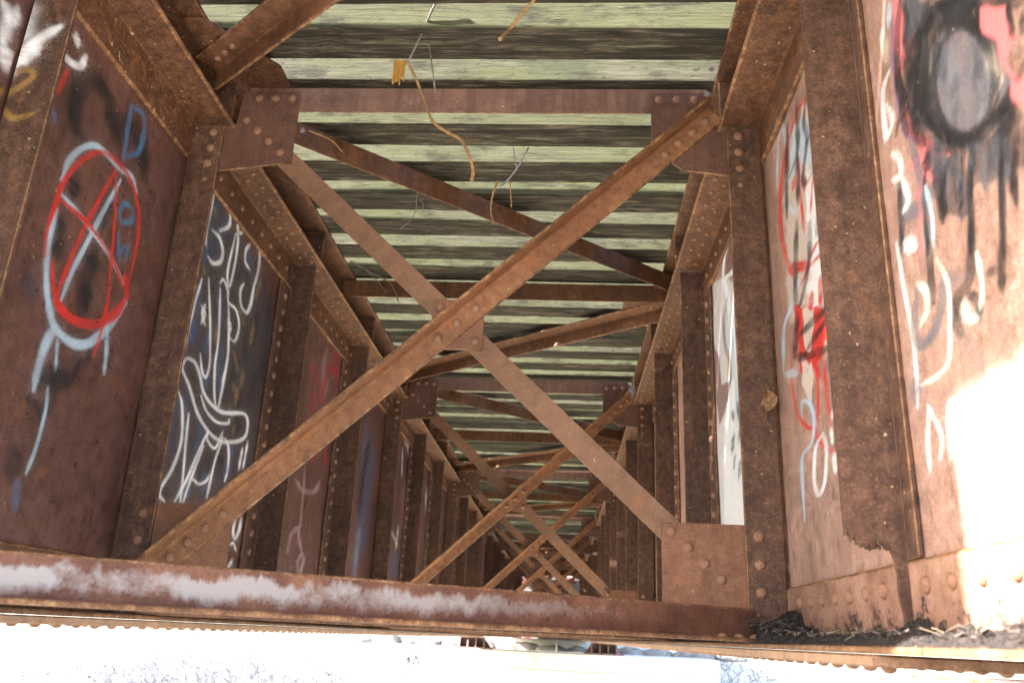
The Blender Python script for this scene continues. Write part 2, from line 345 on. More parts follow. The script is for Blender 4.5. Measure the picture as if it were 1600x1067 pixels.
# ------------------------------------------------------------------ graffiti: strokes and fills on the web plates, mm along and up the bridge
PAINT = {
 'L1': [
  ('S','black',38,0.95,0.8,[2062,1455,2007,1462,1957,1443,1920,1384,1922,1316,1947,1275,1991,1275]),
  ('S','black',50,0.95,0.9,[2062,1455,2099,1407,2148,1398,2221,1456,2293,1403,2326,1346]),
  ('S','black',28,0.95,0.9,[2002,1147,1993,1094]),
  ('S','black',26,0.9,0.7,[1977,1021,1985,963,2001,899]),
  ('S','black',41,0.95,0.7,[2158,1010,2155,942,2150,874,2153,793]),
  ('S','black',30,0.85,0.8,[2170,1183,2164,1090]),
  ('S','black',29,0.75,0.8,[2169,891,2167,821]),
  ('S','black',35,0.9,0.9,[2057,570,2078,602,2170,619,2235,700]),
  ('S','black',27,0.85,0.9,[2097,644,2105,512,2027,521]),
  ('S','black',32,0.7,1,[2043,399,2018,365,2031,312]),
  ('S','navy',32,0.5,1,[1913,816,1938,769]),
  ('S','blue',15,0.9,0.4,[2180,1511,2189,1414,2196,1335]),
  ('S','blue',15,0.9,0.4,[2180,1511,2248,1530,2277,1494,2271,1406,2196,1335]),
  ('S','blue',14,0.85,0.5,[2307,1217,2260,1212,2235,1173,2257,1149,2308,1180,2307,1217]),
  ('S','blue',13,0.7,0.5,[2254,1111,2297,1026]),
  ('S','blue',13,0.7,0.5,[2271,1044,2317,1096,2323,1047]),
  ('S','blue',11,0.6,0.5,[1819,1260,1856,1257,1857,1235]),
  ('S','lblue',20,0.95,0.5,[1941,1111,1952,1178,1995,1244,2052,1287,2117,1295,2181,1292,2261,1308,2303,1278]),
  ('S','lblue',21,0.9,0.6,[1953,1027,1951,954,1964,891,1991,816,2031,755]),
  ('S','lblue',28,0.95,0.5,[1991,815,2023,765,2064,727,2141,717,2211,734,2266,779,2318,839,2374,928]),
  ('S','lblue',16,0.9,0.5,[1956,1074,2042,1065,2121,1049,2244,1021,2339,978]),
  ('S','lblue',16,0.9,0.5,[2205,1265,2155,1135,2120,1030,2078,898,2060,810]),
  ('S','lblue',26,0.85,0.7,[2060,737,2040,677,2032,613,2036,548]),
  ('S','lblue',16,0.85,0.4,[2295,824,2322,740,2333,683]),
  ('S','lblue',10,0.7,0.5,[2083,702,2104,625]),
  ('S','lblue',11,0.8,0.5,[2091,569,2105,512,2102,412,2085,340]),
  ('S','blue',19,0.5,1,[2057,316,2072,245]),
  ('S','red',14,1,0.25,[1954,890,1938,957,1943,1053,1953,1118,1997,1201,2074,1280,2158,1304,2256,1294,2329,1239,2364,1161,2372,1070,2365,975]),
  ('S','red',14,1,0.25,[1989,893,2012,834,2051,797,2109,781]),
  ('S','red',28,1,0.25,[2021,828,2053,793,2126,778,2235,804,2327,872,2376,953]),
  ('S','red',25,1,0.3,[2376,953,2336,1011]),
  ('S','red',13,1,0.25,[2168,1279,2126,1164,2090,1057,2059,926,2037,814]),
  ('S','red',10,1,0.25,[2168,1279,2209,1164,2247,1022,2283,843]),
  ('S','red',11,0.95,0.3,[2274,935,2272,816,2260,714]),
  ('S','red',12,1,0.25,[1941,1057,2085,1059,2247,1022,2369,951]),
  ('S','red',11,0.85,0.4,[1857,1401,1845,1320]),
  ('S','red',9,0.85,0.4,[1815,1143,1820,1113]),
  ('S','red',11,0.9,0.4,[1814,1063,1822,1023]),
  ('S','white',21,0.95,0.6,[1855,1515,1867,1493]),
  ('S','white',18,0.95,0.5,[1827,1427,1865,1430,1903,1450,1914,1490]),
 ],
 'L0': [
  ('S','white',30,0.9,1,[1580,1386,1611,1368,1612,1306]),
  ('S','white',43,0.8,1,[1621,1296,1644,1253]),
  ('S','white',21,0.7,1,[1630,1411,1634,1369]),
  ('S','gold',10,0.7,0.5,[1646,1173,1656,1193]),
 ],
 'LS': [
  ('S','white',68,0.8,1,[-1067,1446,-1038,1409,-1030,1327]),
  ('S','white',45,0.75,1,[-1034,1283,-1017,1248]),
  ('S','white',24,0.9,0.8,[-1005,1292,-970,1336,-918,1380]),
  ('S','white',24,0.85,0.9,[-1000,1270,-958,1318]),
  ('S','gold',12,0.75,0.5,[-1023,1178,-983,1200,-953,1235,-973,1255,-993,1243]),
  ('S','gold',11,0.75,0.5,[-1002,1140,-973,1115,-926,1128]),
 ],
 'L2': [
  ('F','slate2',37,0.75,0.5,[2793,1340,2800,1546,2992,1566,3512,1466,3691,1306,3591,1030,2798,794,2791,1009]),
  ('F','slate2',36,0.75,0.5,[2790,882,3629,1158,3692,743,3607,510,2817,377,2795,587]),
  ('F','navy',30,0.6,0.5,[2800,1546,2975,1557,3010,1471,2955,1311,2826,1260,2793,1340]),
  ('S','dblue',24,0.75,0.7,[2841,1181,2832,950]),
  ('S','dblue',24,0.75,0.7,[2857,1034,2856,973]),
  ('S','dblue',24,0.75,0.7,[2986,1050,2966,965]),
  ('S','dblue',25,0.75,0.7,[3123,1051,3123,906]),
  ('S','dblue',27,0.75,0.7,[3009,1252,3079,1084]),
  ('S','dblue',28,0.75,0.7,[3239,1511,3277,1420]),
  ('S','dblue',25,0.75,0.7,[2824,1355,2826,1284]),
  ('S','dblue',21,0.75,0.7,[2812,745,2816,535]),
  ('S','dblue',23,0.75,0.7,[2890,767,2922,601]),
  ('S','dblue',23,0.75,0.7,[3047,699,3039,580]),
  ('S','dblue',24,0.75,0.7,[3016,915,3025,845]),
  ('S','dblue',24,0.75,0.7,[3159,918,3174,829]),
  ('S','dblue',25,0.75,0.7,[3382,702,3357,545]),
  ('S','dblue',23,0.75,0.7,[3033,549,3017,411]),
  ('S','dblue',24,0.75,0.7,[3151,540,3159,471]),
  ('S','black',27,0.6,0.9,[3214,633,3163,558]),
  ('S','black',28,0.6,0.9,[3237,679,3291,599]),
  ('S','black',27,0.6,0.9,[3118,864,3174,829]),
  ('S','black',24,0.6,0.9,[2852,485,2870,403]),
  ('S','black',24,0.6,0.9,[2912,584,2930,499]),
  ('S','black',26,0.6,0.9,[3061,616,3091,498]),
  ('S','black',28,0.6,0.9,[3269,652,3264,561]),
  ('S','black',31,0.6,0.9,[3505,1060,3491,907]),
  ('S','black',30,0.6,0.9,[3368,963,3390,739]),
  ('S','black',25,0.5,0.9,[3426,1300,3406,1114]),
  ('S','black',26,0.5,0.9,[3565,1214,3584,1046]),
  ('S','black',25,0.5,0.9,[3320,1206,3357,1063]),
  ('S','black',24,0.5,0.9,[3265,1066,3275,936]),
  ('S','black',27,0.5,0.9,[3549,1443,3571,1262]),
  ('S','ochre',14,0.5,0.8,[2851,1516,2873,1486]),
  ('S','ochre',15,0.5,0.8,[3409,1460,3378,1354]),
  ('S','ochre',15,0.5,0.8,[3210,1251,3300,1199]),
  ('S','ochre',15,0.5,0.8,[3403,1237,3393,1145]),
  ('S','ochre',14,0.5,0.8,[3042,1102,3053,1027]),
  ('S','ochre',13,0.5,0.8,[2841,1267,2863,1237]),
  ('S','ochre',15,0.5,0.8,[3246,1060,3315,998]),
  ('S','ochre',14,0.55,0.8,[3284,938,3345,903]),
  ('S','ochre',13,0.55,0.8,[3353,941,3341,857]),
  ('S','ochre',14,0.55,0.8,[3369,1018,3375,947]),
  ('S','ochre',13,0.55,0.8,[3275,849,3332,794]),
  ('S','ochre',13,0.55,0.8,[3374,778,3355,739]),
  ('S','white',14,0.9,0.5,[2826,1348,2806,1419,2817,1506,2815,1567,2852,1585,2920,1588,2988,1564,2997,1512,2925,1454]),
  ('S','white',14,0.9,0.5,[2860,1425,2937,1427,2986,1391,2980,1347,2916,1311,2868,1315]),
  ('S','white',10,0.9,0.5,[3073,1516,3066,1429,3061,1350,3075,1305,3100,1295,3114,1348,3115,1435,3099,1515,3073,1516]),
  ('S','white',11,0.9,0.5,[3079,1590,3080,1550,3102,1535,3130,1550]),
  ('S','white',12,0.85,0.5,[3226,1542,3196,1500,3211,1453,3268,1443]),
  ('S','white',13,0.85,0.5,[3295,1580,3341,1560,3360,1485,3341,1384,3336,1310,3303,1257,3236,1270,3214,1322,3232,1360]),
  ('S','white',8,0.9,0.5,[2848,1215,2825,1112,2808,1008,2808,919]),
  ('S','white',9,0.9,0.5,[2904,1240,2956,1133,3004,1017,3034,934,3018,882,2974,899,2937,948]),
  ('S','white',10,0.9,0.5,[2880,1119,2918,1103,2900,1057]),
  ('S','white',9,0.9,0.5,[2910,1135,2895,1094,2935,1063]),
  ('S','white',9,0.9,0.5,[3021,1249,3050,1154,3076,1043,3082,957,3102,885]),
  ('S','white',10,0.9,0.5,[3012,1270,3038,1294,3093,1271,3115,1230,3197,1228,3251,1180,3237,1107,3187,1098]),
  ('S','white',11,0.9,0.5,[3115,1230,3163,1114,3195,1002,3182,908]),
  ('S','white',16,0.9,0.8,[3150,1160,3175,1127]),
  ('S','white',10,0.9,0.5,[3189,1013,3194,911,3175,801,3127,841,3090,930,3081,978]),
  ('S','white',13,0.95,0.5,[2824,885,2819,853,2900,808,3003,735,3127,694,3255,687,3399,717,3491,758,3506,811,3479,845,3418,844,3240,801,3124,799,3024,824,2965,875,2906,904,2844,900,2824,885]),
  ('S','white',10,0.95,0.5,[3007,804,3079,763,3186,749,3297,770,3305,788]),
  ('S','white',9,0.95,0.5,[2814,776,2869,731,2909,613,2877,504,2824,430,2822,402,2867,388]),
  ('S','white',8,0.95,0.5,[2932,717,2946,606,2973,477,2985,406]),
  ('S','white',9,0.95,0.5,[3116,696,3059,600,3003,490,2944,400]),
  ('S','white',9,0.9,0.5,[3118,692,3124,662,3207,649,3260,726]),
  ('S','white',9,0.9,0.5,[3094,631,3036,496,3009,410]),
  ('S','white',9,0.9,0.5,[3053,499,3113,491,3172,513,3194,540]),
  ('S','white',10,0.95,0.5,[3268,706,3226,603,3212,512,3205,455]),
  ('S','white',11,0.95,0.5,[3290,707,3342,677,3369,597,3357,545]),
  ('S','white',10,0.95,0.5,[3487,708,3484,615]),
  ('S','white',9,0.95,0.5,[3532,749,3528,628]),
  ('S','white',14,0.95,0.5,[3538,413,3521,369,3557,340,3589,377,3591,429]),
  ('S','white',9,0.95,0.5,[3502,305,3543,317,3588,293]),
  ('S','white',15,0.8,0.8,[3560,248,3527,217]),
 ],
 'L3': [
  ('F','pinkd',52,0.35,0.5,[4227,1366,4878,1619,4859,1035,4267,1027]),
  ('S','pink',26,0.5,0.8,[4516,1513,4508,1390,4547,1231,4618,1355]),
  ('S','redd',25,0.8,0.5,[4618,1575,4757,1415,4780,1549,4685,1499]),
  ('S','redd',23,0.8,0.6,[4598,1401,4531,1227,4507,1187]),
  ('S','redd',21,0.8,0.6,[4535,1398,4812,1477]),
  ('S','redd',26,0.6,0.8,[4236,1320,4421,1312,4541,1246]),
  ('S','redd',28,0.7,0.9,[4434,1216,4389,1122,4323,1121]),
  ('S','redd',31,0.5,0.9,[4302,1195,4339,1173]),
  ('S','redd',23,0.9,0.5,[4747,993,4748,876]),
  ('S','redd',26,0.6,0.9,[4538,915,4511,846]),
  ('S','pink',21,0.65,0.5,[4250,712,4393,677,4625,715,4685,782]),
  ('S','pink',20,0.6,0.5,[4578,692,4675,764]),
  ('S','pink',13,0.65,0.5,[4383,821,4402,656,4420,494,4417,419]),
  ('S','pink',21,0.65,0.5,[4396,491,4296,435,4285,349]),
  ('S','pink',23,0.7,0.4,[4408,463,4501,369,4465,307,4519,267,4554,344,4469,381]),
 ],
 'L4': [
  ('F','dblue',83,0.5,0.5,[5552,1390,6019,1207,6014,590,5647,293,5591,923]),
  ('S','black',51,0.9,1,[5761,1236,5672,937,5674,743]),
  ('S','lblue',39,0.25,1,[5723,635,5742,318]),
 ],
 'L5': [
  ('S','whited',22,0.6,0.7,[6988,1464,7070,1234]),
  ('S','whited',23,0.55,0.7,[7204,1539,7384,1376]),
  ('S','whited',29,0.5,0.7,[7047,1532,7307,1533]),
  ('S','whited',27,0.5,0.7,[6841,754,7101,680]),
  ('S','whited',22,0.6,0.7,[7084,835,7070,626]),
  ('S','whited',23,0.6,0.7,[7397,820,7388,710]),
  ('S','black',43,0.5,1,[6974,1244,6896,812]),
  ('S','pink',51,0.4,1,[7250,1183,7279,806]),
  ('F','dblue',47,0.4,0.5,[6807,600,7597,676,7588,430,6858,383]),
 ],
 'L6': [
  ('S','lblue',33,0.5,0.9,[8422,1350,8410,1126]),
  ('S','dblue',52,0.5,1,[8508,1268,8404,815]),
  ('S','whited',20,0.6,0.8,[8368,1373,8380,1185]),
 ],
 'R2': [
  ('F','cream',21,0.75,0.5,[2105,1470,2051,1448,2016,786,2384,926,2406,1053,2356,1307,2223,1456]),
  ('F','lblue',17,0.7,0.5,[2195,1461,2083,1417,2039,1279,2083,1241,2237,1402]),
  ('F','whited',12,0.8,0.5,[2143,1276,2036,1206,2023,1056,2052,799,2205,858,2128,1068]),
  ('S','lblue',7,0.7,0.6,[2323,1555,2390,1523,2432,1390]),
  ('S','lblue',7,0.6,0.6,[2323,1555,2307,1470]),
  ('S','lblue',18,0.7,0.8,[2246,1471,2252,1341,2306,1341]),
  ('S','lblue',14,0.7,0.8,[2261,1005,2350,956,2421,940]),
  ('S','lblue',8,0.8,0.6,[2313,1260,2269,1221,2223,1203]),
  ('S','red',13,0.95,0.4,[2060,1461,2161,1494,2246,1471,2323,1440,2389,1373,2415,1291,2404,1174,2359,1077,2328,1041]),
  ('S','red',24,0.95,0.3,[2347,1072,2254,1034,2158,994]),
  ('S','red',10,0.95,0.3,[2167,1004,2085,1020,2004,1014]),
  ('S','red',7,0.95,0.3,[2175,1341,2185,1256,2175,1171,2175,1106]),
  ('S','red',17,0.9,0.4,[2246,1314,2241,1281]),
  ('S','red',12,0.9,0.4,[2126,1252,2140,1216]),
  ('S','red',4,0.9,0.4,[2057,1211,2102,1124]),
  ('S','red',5,0.9,0.4,[2015,973,2148,989,2270,973]),
  ('S','red',19,0.95,0.3,[2157,912,2185,850]),
  ('S','red',12,0.95,0.3,[2079,925,2097,816]),
  ('S','black',10,0.85,0.5,[2274,1522,2315,1394,2338,1234]),
  ('S','black',11,0.85,0.5,[2169,1514,2175,1440,2188,1371,2277,1348]),
  ('S','black',10,0.85,0.5,[2192,1374,2209,1211]),
  ('S','black',9,0.85,0.5,[2068,1475,2106,1418,2089,1347,2150,1266,2120,1227,2042,1227]),
  ('S','black',10,0.85,0.5,[2044,1346,2103,1340]),
  ('S','black',14,0.8,0.5,[2244,1170,2268,1094,2305,1010,2313,899]),
  ('S','black',12,0.8,0.5,[2118,1105,2153,1012,2228,948,2313,899]),
  ('S','slate',19,0.8,0.5,[2018,1114,2064,1044]),
  ('S','slate',18,0.8,0.5,[2040,901,2051,861]),
  ('S','black',8,0.8,0.5,[2185,850,2025,826]),
  ('F','red',5,0.95,0.5,[2322,937,2010,813,2020,729,2135,728,2147,684,2319,737,2317,796,2320,890]),
  ('F','cream',5,0.9,0.5,[2250,901,2137,856,2181,779,2243,779]),
  ('F','cream',6,0.9,0.5,[2281,762,2185,717,2191,649,2238,634,2293,685]),
  ('S','black',14,0.85,0.4,[2033,822,2167,832,2319,843]),
  ('S','black',12,0.85,0.4,[2019,796,2156,785,2231,775]),
  ('S','black',13,0.85,0.4,[2358,795,2167,742,2029,719]),
  ('S','black',16,0.85,0.5,[2302,906,2351,800]),
  ('S','slate',20,0.8,0.5,[2054,701,2058,663]),
  ('S','red',7,0.95,0.4,[2365,859,2404,748,2372,634,2284,572,2228,552,2173,499,2096,466,2029,458]),
  ('S','red',8,0.95,0.3,[2158,729,2169,628,2196,561]),
  ('S','red',5,0.9,0.4,[2096,708,2100,609,2090,529]),
  ('S','lblue',11,0.7,0.6,[2374,958,2460,917,2490,798]),
  ('S','lblue',15,0.7,0.7,[2478,783,2344,741]),
  ('S','lblue',8,0.85,0.5,[2328,619,2314,651,2249,630,2221,581,2260,522,2352,506,2366,432,2367,329]),
  ('S','whited',8,0.9,0.5,[2160,526,2230,501,2261,427,2234,380,2176,406,2145,483,2160,526]),
  ('S','whited',11,0.9,0.5,[2067,561,2076,544]),
  ('S','whited',7,0.9,0.5,[2092,522,2092,484]),
  ('S','whited',10,0.9,0.6,[2088,458,2087,411]),
 ],
 'R3': [
  ('F','whited',7,0.7,0.5,[3645,1590,3371,1485,3114,1360,3183,795,3163,282,3719,327,3634,905]),
  ('F','maroon',5,0.8,0.5,[3653,1282,3505,1179,3485,1044,3310,1016,3424,926,3566,888,3613,1003]),
  ('F','whited',6,0.95,0.5,[3315,993,3104,1023,3143,281,3613,319,3457,862]),
  ('F','maroon',7,0.7,0.5,[3289,1555,3097,1567,3114,1410,3280,1445]),
  ('S','white',7,0.98,0.4,[3138,1574,3289,1555,3351,1483,3271,1338,3198,1113,3164,880]),
  ('S','white',7,0.98,0.4,[3354,1471,3130,1418]),
  ('S','lblue',6,0.9,0.5,[3249,1292,3204,1008,3226,805]),
  ('S','black',5,0.7,0.6,[3298,1362,3379,1290,3369,1184,3288,1058,3389,941]),
  ('S','black',6,0.8,0.5,[3206,892,3155,799,3198,731]),
  ('S','black',6,0.8,0.5,[3308,884,3276,841]),
  ('S','black',7,0.8,0.5,[3288,786,3325,725]),
  ('S','slate',8,0.8,0.5,[3170,659,3215,603]),
  ('S','black',4,0.7,0.5,[3272,702,3306,653]),
  ('S','dblue',6,0.7,0.6,[3129,1342,3135,1211]),
  ('S','gold',6,0.6,0.6,[3296,1134,3334,1048]),
 ],
 'R1': [
  ('F','pinkr',3,0.95,0.5,[1174,1019,1091,947,1078,869,1105,826,1141,907]),
  ('F','pinkr',3,0.95,0.5,[1103,833,1061,789,1076,739,1095,768]),
  ('F','pinkr',5,0.9,0.5,[1455,1275,1433,1257,1389,1131,1468,1090,1435,951,1457,955,1485,1121]),
  ('F','pinkr',5,0.9,0.5,[1462,1024,1426,940,1274,798,1415,825,1428,853,1438,900]),
  ('F','pinkr',4,0.85,0.5,[1455,911,1409,882,1415,825,1451,774,1466,703,1501,719,1476,808]),
  ('F','cream',5,0.85,0.5,[1158,943,1124,862,1159,821,1172,885]),
  ('F','slate',8,0.8,0.5,[1300,1075,1181,995,1156,937,1155,859,1172,804,1244,811,1315,848,1369,908,1361,974,1329,1045]),
  ('F','slate',5,0.9,0.5,[1413,1239,1319,1156,1344,1106,1396,1126,1432,1172]),
  ('F','slate2',5,0.68,0.5,[1391,871,1295,788,1163,781,1128,749,1139,714,1200,709,1311,705,1387,740,1399,806]),
  ('F','slate',5,0.85,0.5,[1154,836,1114,845,1098,803,1124,763,1157,802]),
  ('F','black',5,0.62,0.5,[1433,1168,1374,1120,1318,1122,1348,1018,1395,894,1437,942,1456,1043,1453,1120]),
  ('F','slate2',5,0.62,0.5,[1423,1248,1178,1033,1162,946,1217,1022,1309,1077,1395,1131,1433,1168]),
  ('F','black',4,0.5,0.5,[1171,808,1097,807,1124,705,1151,673,1174,694,1178,756]),
  ('S','purple',5,0.8,0.4,[1455,1275,1487,1181,1493,1069,1475,978,1436,925]),
  ('S','lblue',10,0.8,0.6,[1479,1284,1492,1240]),
  ('S','black',14,0.92,0.3,[1425,1249,1459,1189,1478,1098,1452,995,1428,915]),
  ('S','black',26,0.9,0.35,[1319,1156,1359,1096,1380,1041,1402,977,1409,903]),
  ('S','black',19,0.9,0.5,[1436,1112,1410,1037,1422,953]),
  ('S','black',16,0.88,0.5,[1415,1124,1323,1105,1324,1138]),
  ('S','black',16,0.9,0.4,[1200,1051,1181,1025,1120,979,1044,914]),
  ('S','black',19,0.88,0.5,[1324,1100,1269,1075,1193,1011,1167,955]),
  ('S','black',24,0.85,0.7,[1246,1087,1213,1038,1282,1065]),
  ('S','black',17,0.92,0.4,[1412,910,1350,865,1277,819,1214,797,1175,793,1129,796,1065,821]),
  ('S','black',13,0.85,0.5,[1391,871,1343,822,1361,794,1382,738]),
  ('S','black',7,0.85,0.4,[1293,1063,1304,1005,1292,960]),
  ('S','black',21,0.8,0.6,[1106,801,1136,771,1159,744]),
  ('S','black',25,0.8,0.6,[1146,787,1136,746,1145,693]),
  ('S','black',6,0.85,0.4,[1145,693,1151,636]),
  ('S','black',5,0.85,0.4,[1154,699,1156,655]),
  ('S','black',8,0.85,0.4,[1172,804,1174,719,1186,655,1203,603,1205,579]),
  ('S','black',11,0.85,0.4,[1233,791,1269,741,1283,686,1303,626]),
  ('S','black',16,0.85,0.4,[1400,876,1403,848]),
  ('S','black',13,0.85,0.4,[1370,833,1381,795]),
  ('S','slate',11,0.85,0.5,[1452,930,1434,835,1439,758,1452,696]),
  ('S','slate',12,0.85,0.5,[1531,892,1533,818,1565,749]),
  ('S','slate',21,0.8,0.7,[1521,816,1446,792,1420,807]),
  ('S','black',4,0.8,0.3,[1085,941,1085,880]),
  ('S','black',5,0.8,0.3,[1055,898,1058,866]),
  ('S','slate2',10,0.5,0.8,[1266,1040,1285,1005,1306,967]),
  ('S','slate',7,0.5,0.8,[1280,952,1288,909,1306,885]),
  ('S','slate',13,0.5,0.8,[1293,1049,1294,998,1298,963]),
  ('S','slatel',14,0.5,0.8,[1267,982,1267,933,1295,890]),
  ('S','slate',6,0.5,0.8,[1256,1000,1265,957,1296,913]),
  ('S','slate2',4,0.5,0.8,[1174,919,1187,882,1184,842]),
  ('S','slate2',10,0.5,0.8,[1181,960,1191,921,1210,896]),
  ('S','slate',8,0.5,0.8,[1170,967,1167,918,1189,883]),
  ('S','slatel',6,0.5,0.8,[1189,973,1200,933,1220,896]),
  ('S','slatel',10,0.5,0.8,[1266,1011,1271,965,1296,941]),
  ('S','slate2',11,0.5,0.8,[1182,908,1188,867,1209,842]),
  ('S','slate',8,0.5,0.8,[1286,1016,1306,980,1286,924]),
  ('S','slate2',7,0.5,0.8,[1198,960,1196,912,1207,876]),
  ('S','slate',7,0.5,0.8,[1164,903,1179,869,1182,839]),
  ('S','slate2',10,0.5,0.8,[1263,943,1275,903,1283,865]),
  ('S','slatel',5,0.5,0.8,[1195,888,1192,841,1214,821]),
  ('S','black',9,0.7,0.5,[1418,1229,1408,1180,1433,1146]),
  ('S','black',5,0.7,0.5,[1362,1118,1370,1085,1366,1038]),
  ('S','black',7,0.7,0.5,[1320,1048,1329,1018,1354,992]),
  ('S','black',8,0.7,0.5,[1359,1091,1386,1073,1391,1039]),
  ('S','black',6,0.7,0.5,[1407,1176,1434,1158,1404,1080]),
  ('S','slate2',9,0.7,0.5,[1315,1061,1314,1024,1323,984]),
  ('S','slate2',11,0.7,0.5,[1422,1194,1414,1147,1455,1121]),
  ('S','black',7,0.7,0.5,[1351,1036,1355,1001,1359,967]),
  ('S','black',10,0.7,0.5,[1353,968,1369,943,1363,905]),
  ('S','black',9,0.7,0.5,[1403,1081,1429,1062,1445,1017]),
  ('S','black',6,0.7,0.5,[1386,1039,1414,1022,1378,969]),
  ('S','black',10,0.7,0.5,[1314,1125,1321,1093,1312,1050]),
  ('S','slate2',9,0.7,0.5,[1351,1107,1361,1076,1365,1051]),
  ('S','black',8,0.7,0.5,[1452,1125,1472,1099,1451,1054]),
  ('S','black',7,0.7,0.5,[1461,1063,1477,1035,1515,989]),
  ('S','black',7,0.7,0.5,[1372,1154,1372,1114,1372,1069]),
  ('S','black',9,0.7,0.5,[1464,1057,1476,1026,1466,957]),
  ('S','black',9,0.7,0.5,[1463,1064,1455,1019,1482,1005]),
  ('S','black',6,0.7,0.5,[1368,1111,1390,1090,1387,1045]),
  ('S','slate2',6,0.7,0.5,[1399,1012,1402,977,1437,970]),
  ('S','slate2',5,0.7,0.5,[1351,1045,1369,1021,1351,967]),
  ('S','slate2',5,0.7,0.5,[1374,976,1399,957,1372,891]),
  ('S','slate',5,0.6,0.6,[1145,744,1148,721,1161,681]),
  ('S','slate',6,0.6,0.6,[1247,828,1257,806,1271,796]),
  ('S','black',6,0.6,0.6,[1340,837,1340,808,1376,761]),
  ('S','black',6,0.6,0.6,[1199,766,1201,740,1229,705]),
  ('S','black',8,0.6,0.6,[1280,836,1294,816,1290,794]),
  ('S','black',5,0.6,0.6,[1279,807,1291,787,1302,743]),
  ('S','black',5,0.6,0.6,[1138,742,1151,725,1147,698]),
  ('S','slate',6,0.6,0.6,[1170,763,1181,744,1186,692]),
  ('S','slate2',8,0.6,0.6,[1284,842,1298,822,1313,764]),
  ('S','slate2',6,0.6,0.6,[1242,781,1259,765,1270,746]),
  ('S','slate',9,0.6,0.6,[1230,790,1246,773,1246,758]),
  ('S','slate',10,0.6,0.6,[1234,804,1245,784,1253,770]),
  ('S','slate2',10,0.6,0.6,[1298,849,1304,824,1325,807]),
  ('S','black',7,0.6,0.6,[1297,809,1309,788,1320,734]),
  ('S','black',5,0.6,0.6,[1221,821,1247,810,1250,778]),
  ('S','slate',6,0.6,0.6,[1335,877,1338,849,1358,797]),
  ('S','slate',8,0.6,0.6,[1205,765,1217,746,1225,694]),
  ('S','black',6,0.6,0.6,[1224,797,1244,783,1244,745]),
  ('S','slate',7,0.6,0.6,[1335,830,1344,807,1346,771]),
  ('S','black',6,0.6,0.6,[1266,822,1275,800,1297,748]),
  ('S','slate',10,0.6,0.6,[1347,880,1372,866,1369,816]),
  ('S','slate2',10,0.6,0.6,[1180,791,1188,770,1199,708]),
  ('S','slate',8,0.6,0.6,[1274,803,1301,791,1300,719]),
  ('S','slate2',8,0.6,0.6,[1291,822,1321,812,1307,773]),
  ('S','slate2',9,0.6,0.6,[1154,755,1168,738,1173,681]),
  ('S','slate2',10,0.6,0.6,[1349,874,1360,851,1370,801]),
  ('S','slate2',17,0.85,0.5,[1242,1068,1216,1050]),
  ('S','black',6,0.85,0.5,[1242,1071,1193,1026]),
  ('S','slate2',7,0.85,0.5,[1228,1073,1168,1006]),
  ('S','black',12,0.85,0.5,[1239,1086,1191,1048]),
  ('S','slate2',13,0.85,0.5,[1211,1061,1186,1037]),
  ('S','slate2',14,0.85,0.5,[1212,1055,1168,1011]),
  ('S','black',14,0.85,0.5,[1288,1118,1225,1061]),
  ('S','slate2',9,0.85,0.5,[1220,1053,1196,1025]),
  ('S','slate2',14,0.85,0.5,[1254,1078,1219,1038]),
  ('S','black',9,0.85,0.5,[1199,1044,1159,1014]),
  ('S','black',13,0.85,0.5,[1274,1110,1245,1066]),
  ('S','black',15,0.85,0.5,[1208,1046,1181,1022]),
  ('S','slate2',6,0.85,0.5,[1226,1059,1183,1021]),
  ('S','black',7,0.85,0.5,[1299,1127,1229,1064]),
  ('S','black',13,0.85,0.4,[1143,849,1169,811,1216,801,1275,822,1331,874,1367,946,1370,1015,1338,1060,1281,1065,1219,1033,1169,976,1142,911,1142,854]),
  ('S','black',8,0.85,0.4,[1156,855,1179,820,1218,809,1265,825,1308,867,1335,926,1336,985,1309,1025,1264,1033,1215,1010,1176,964,1155,910,1155,859]),
  ('S','black',8,0.85,0.4,[1130,853,1160,812,1214,801,1282,827,1349,888,1394,972,1399,1053,1361,1102,1293,1105,1220,1064,1162,997,1130,923,1129,858]),
  ('S','black',7,0.85,0.4,[1370,780,1376,752,1380,723]),
  ('S','black',5,0.85,0.4,[1300,758,1304,731,1316,708]),
  ('S','black',8,0.85,0.4,[1345,813,1363,771,1367,721]),
  ('S','black',5,0.85,0.4,[1259,761,1282,694,1302,625]),
  ('S','black',5,0.85,0.4,[1166,731,1190,657,1205,580]),
  ('S','black',6,0.85,0.4,[1130,709,1142,671,1148,630]),
  ('S','black',5,0.85,0.4,[1412,853,1438,777,1450,695]),
  ('S','black',10,0.85,0.4,[1525,888,1543,817,1556,745]),
  ('S','black',4,0.85,0.4,[1089,740,1097,704,1107,671]),
  ('F','pinkr',3,0.95,0.5,[1165,1004,1121,972,1090,944,1083,900,1075,859,1105,826,1128,874,1148,935]),
  ('F','pinkr',3,0.95,0.5,[1102,813,1061,789,1078,732,1095,768]),
  ('S','black',3,0.85,0.3,[1088,942,1087,912,1085,880]),
  ('S','whited',9,0.85,1.2,[1518,1146,1558,1127,1566,1073,1561,1017,1523,1032,1549,1085]),
  ('S','whited',8,0.85,1.2,[1542,965,1512,935,1516,899,1557,912]),
  ('S','whited',9,0.85,1.2,[1512,891,1497,835,1525,824]),
  ('S','whited',18,0.8,0.8,[1536,762,1497,732]),
  ('S','cream',13,0.6,0.9,[1535,1263,1523,1179]),
  ('S','lblue',6,0.8,0.5,[1422,819,1414,755,1429,695]),
  ('S','whited',6,0.8,0.5,[1578,780,1568,674,1551,570,1557,486,1568,434]),
  ('S','slate',14,0.85,0.5,[1511,656,1541,579,1515,542,1456,554,1418,593,1417,622]),
  ('S','black',13,0.85,0.4,[1444,715,1451,655,1456,602]),
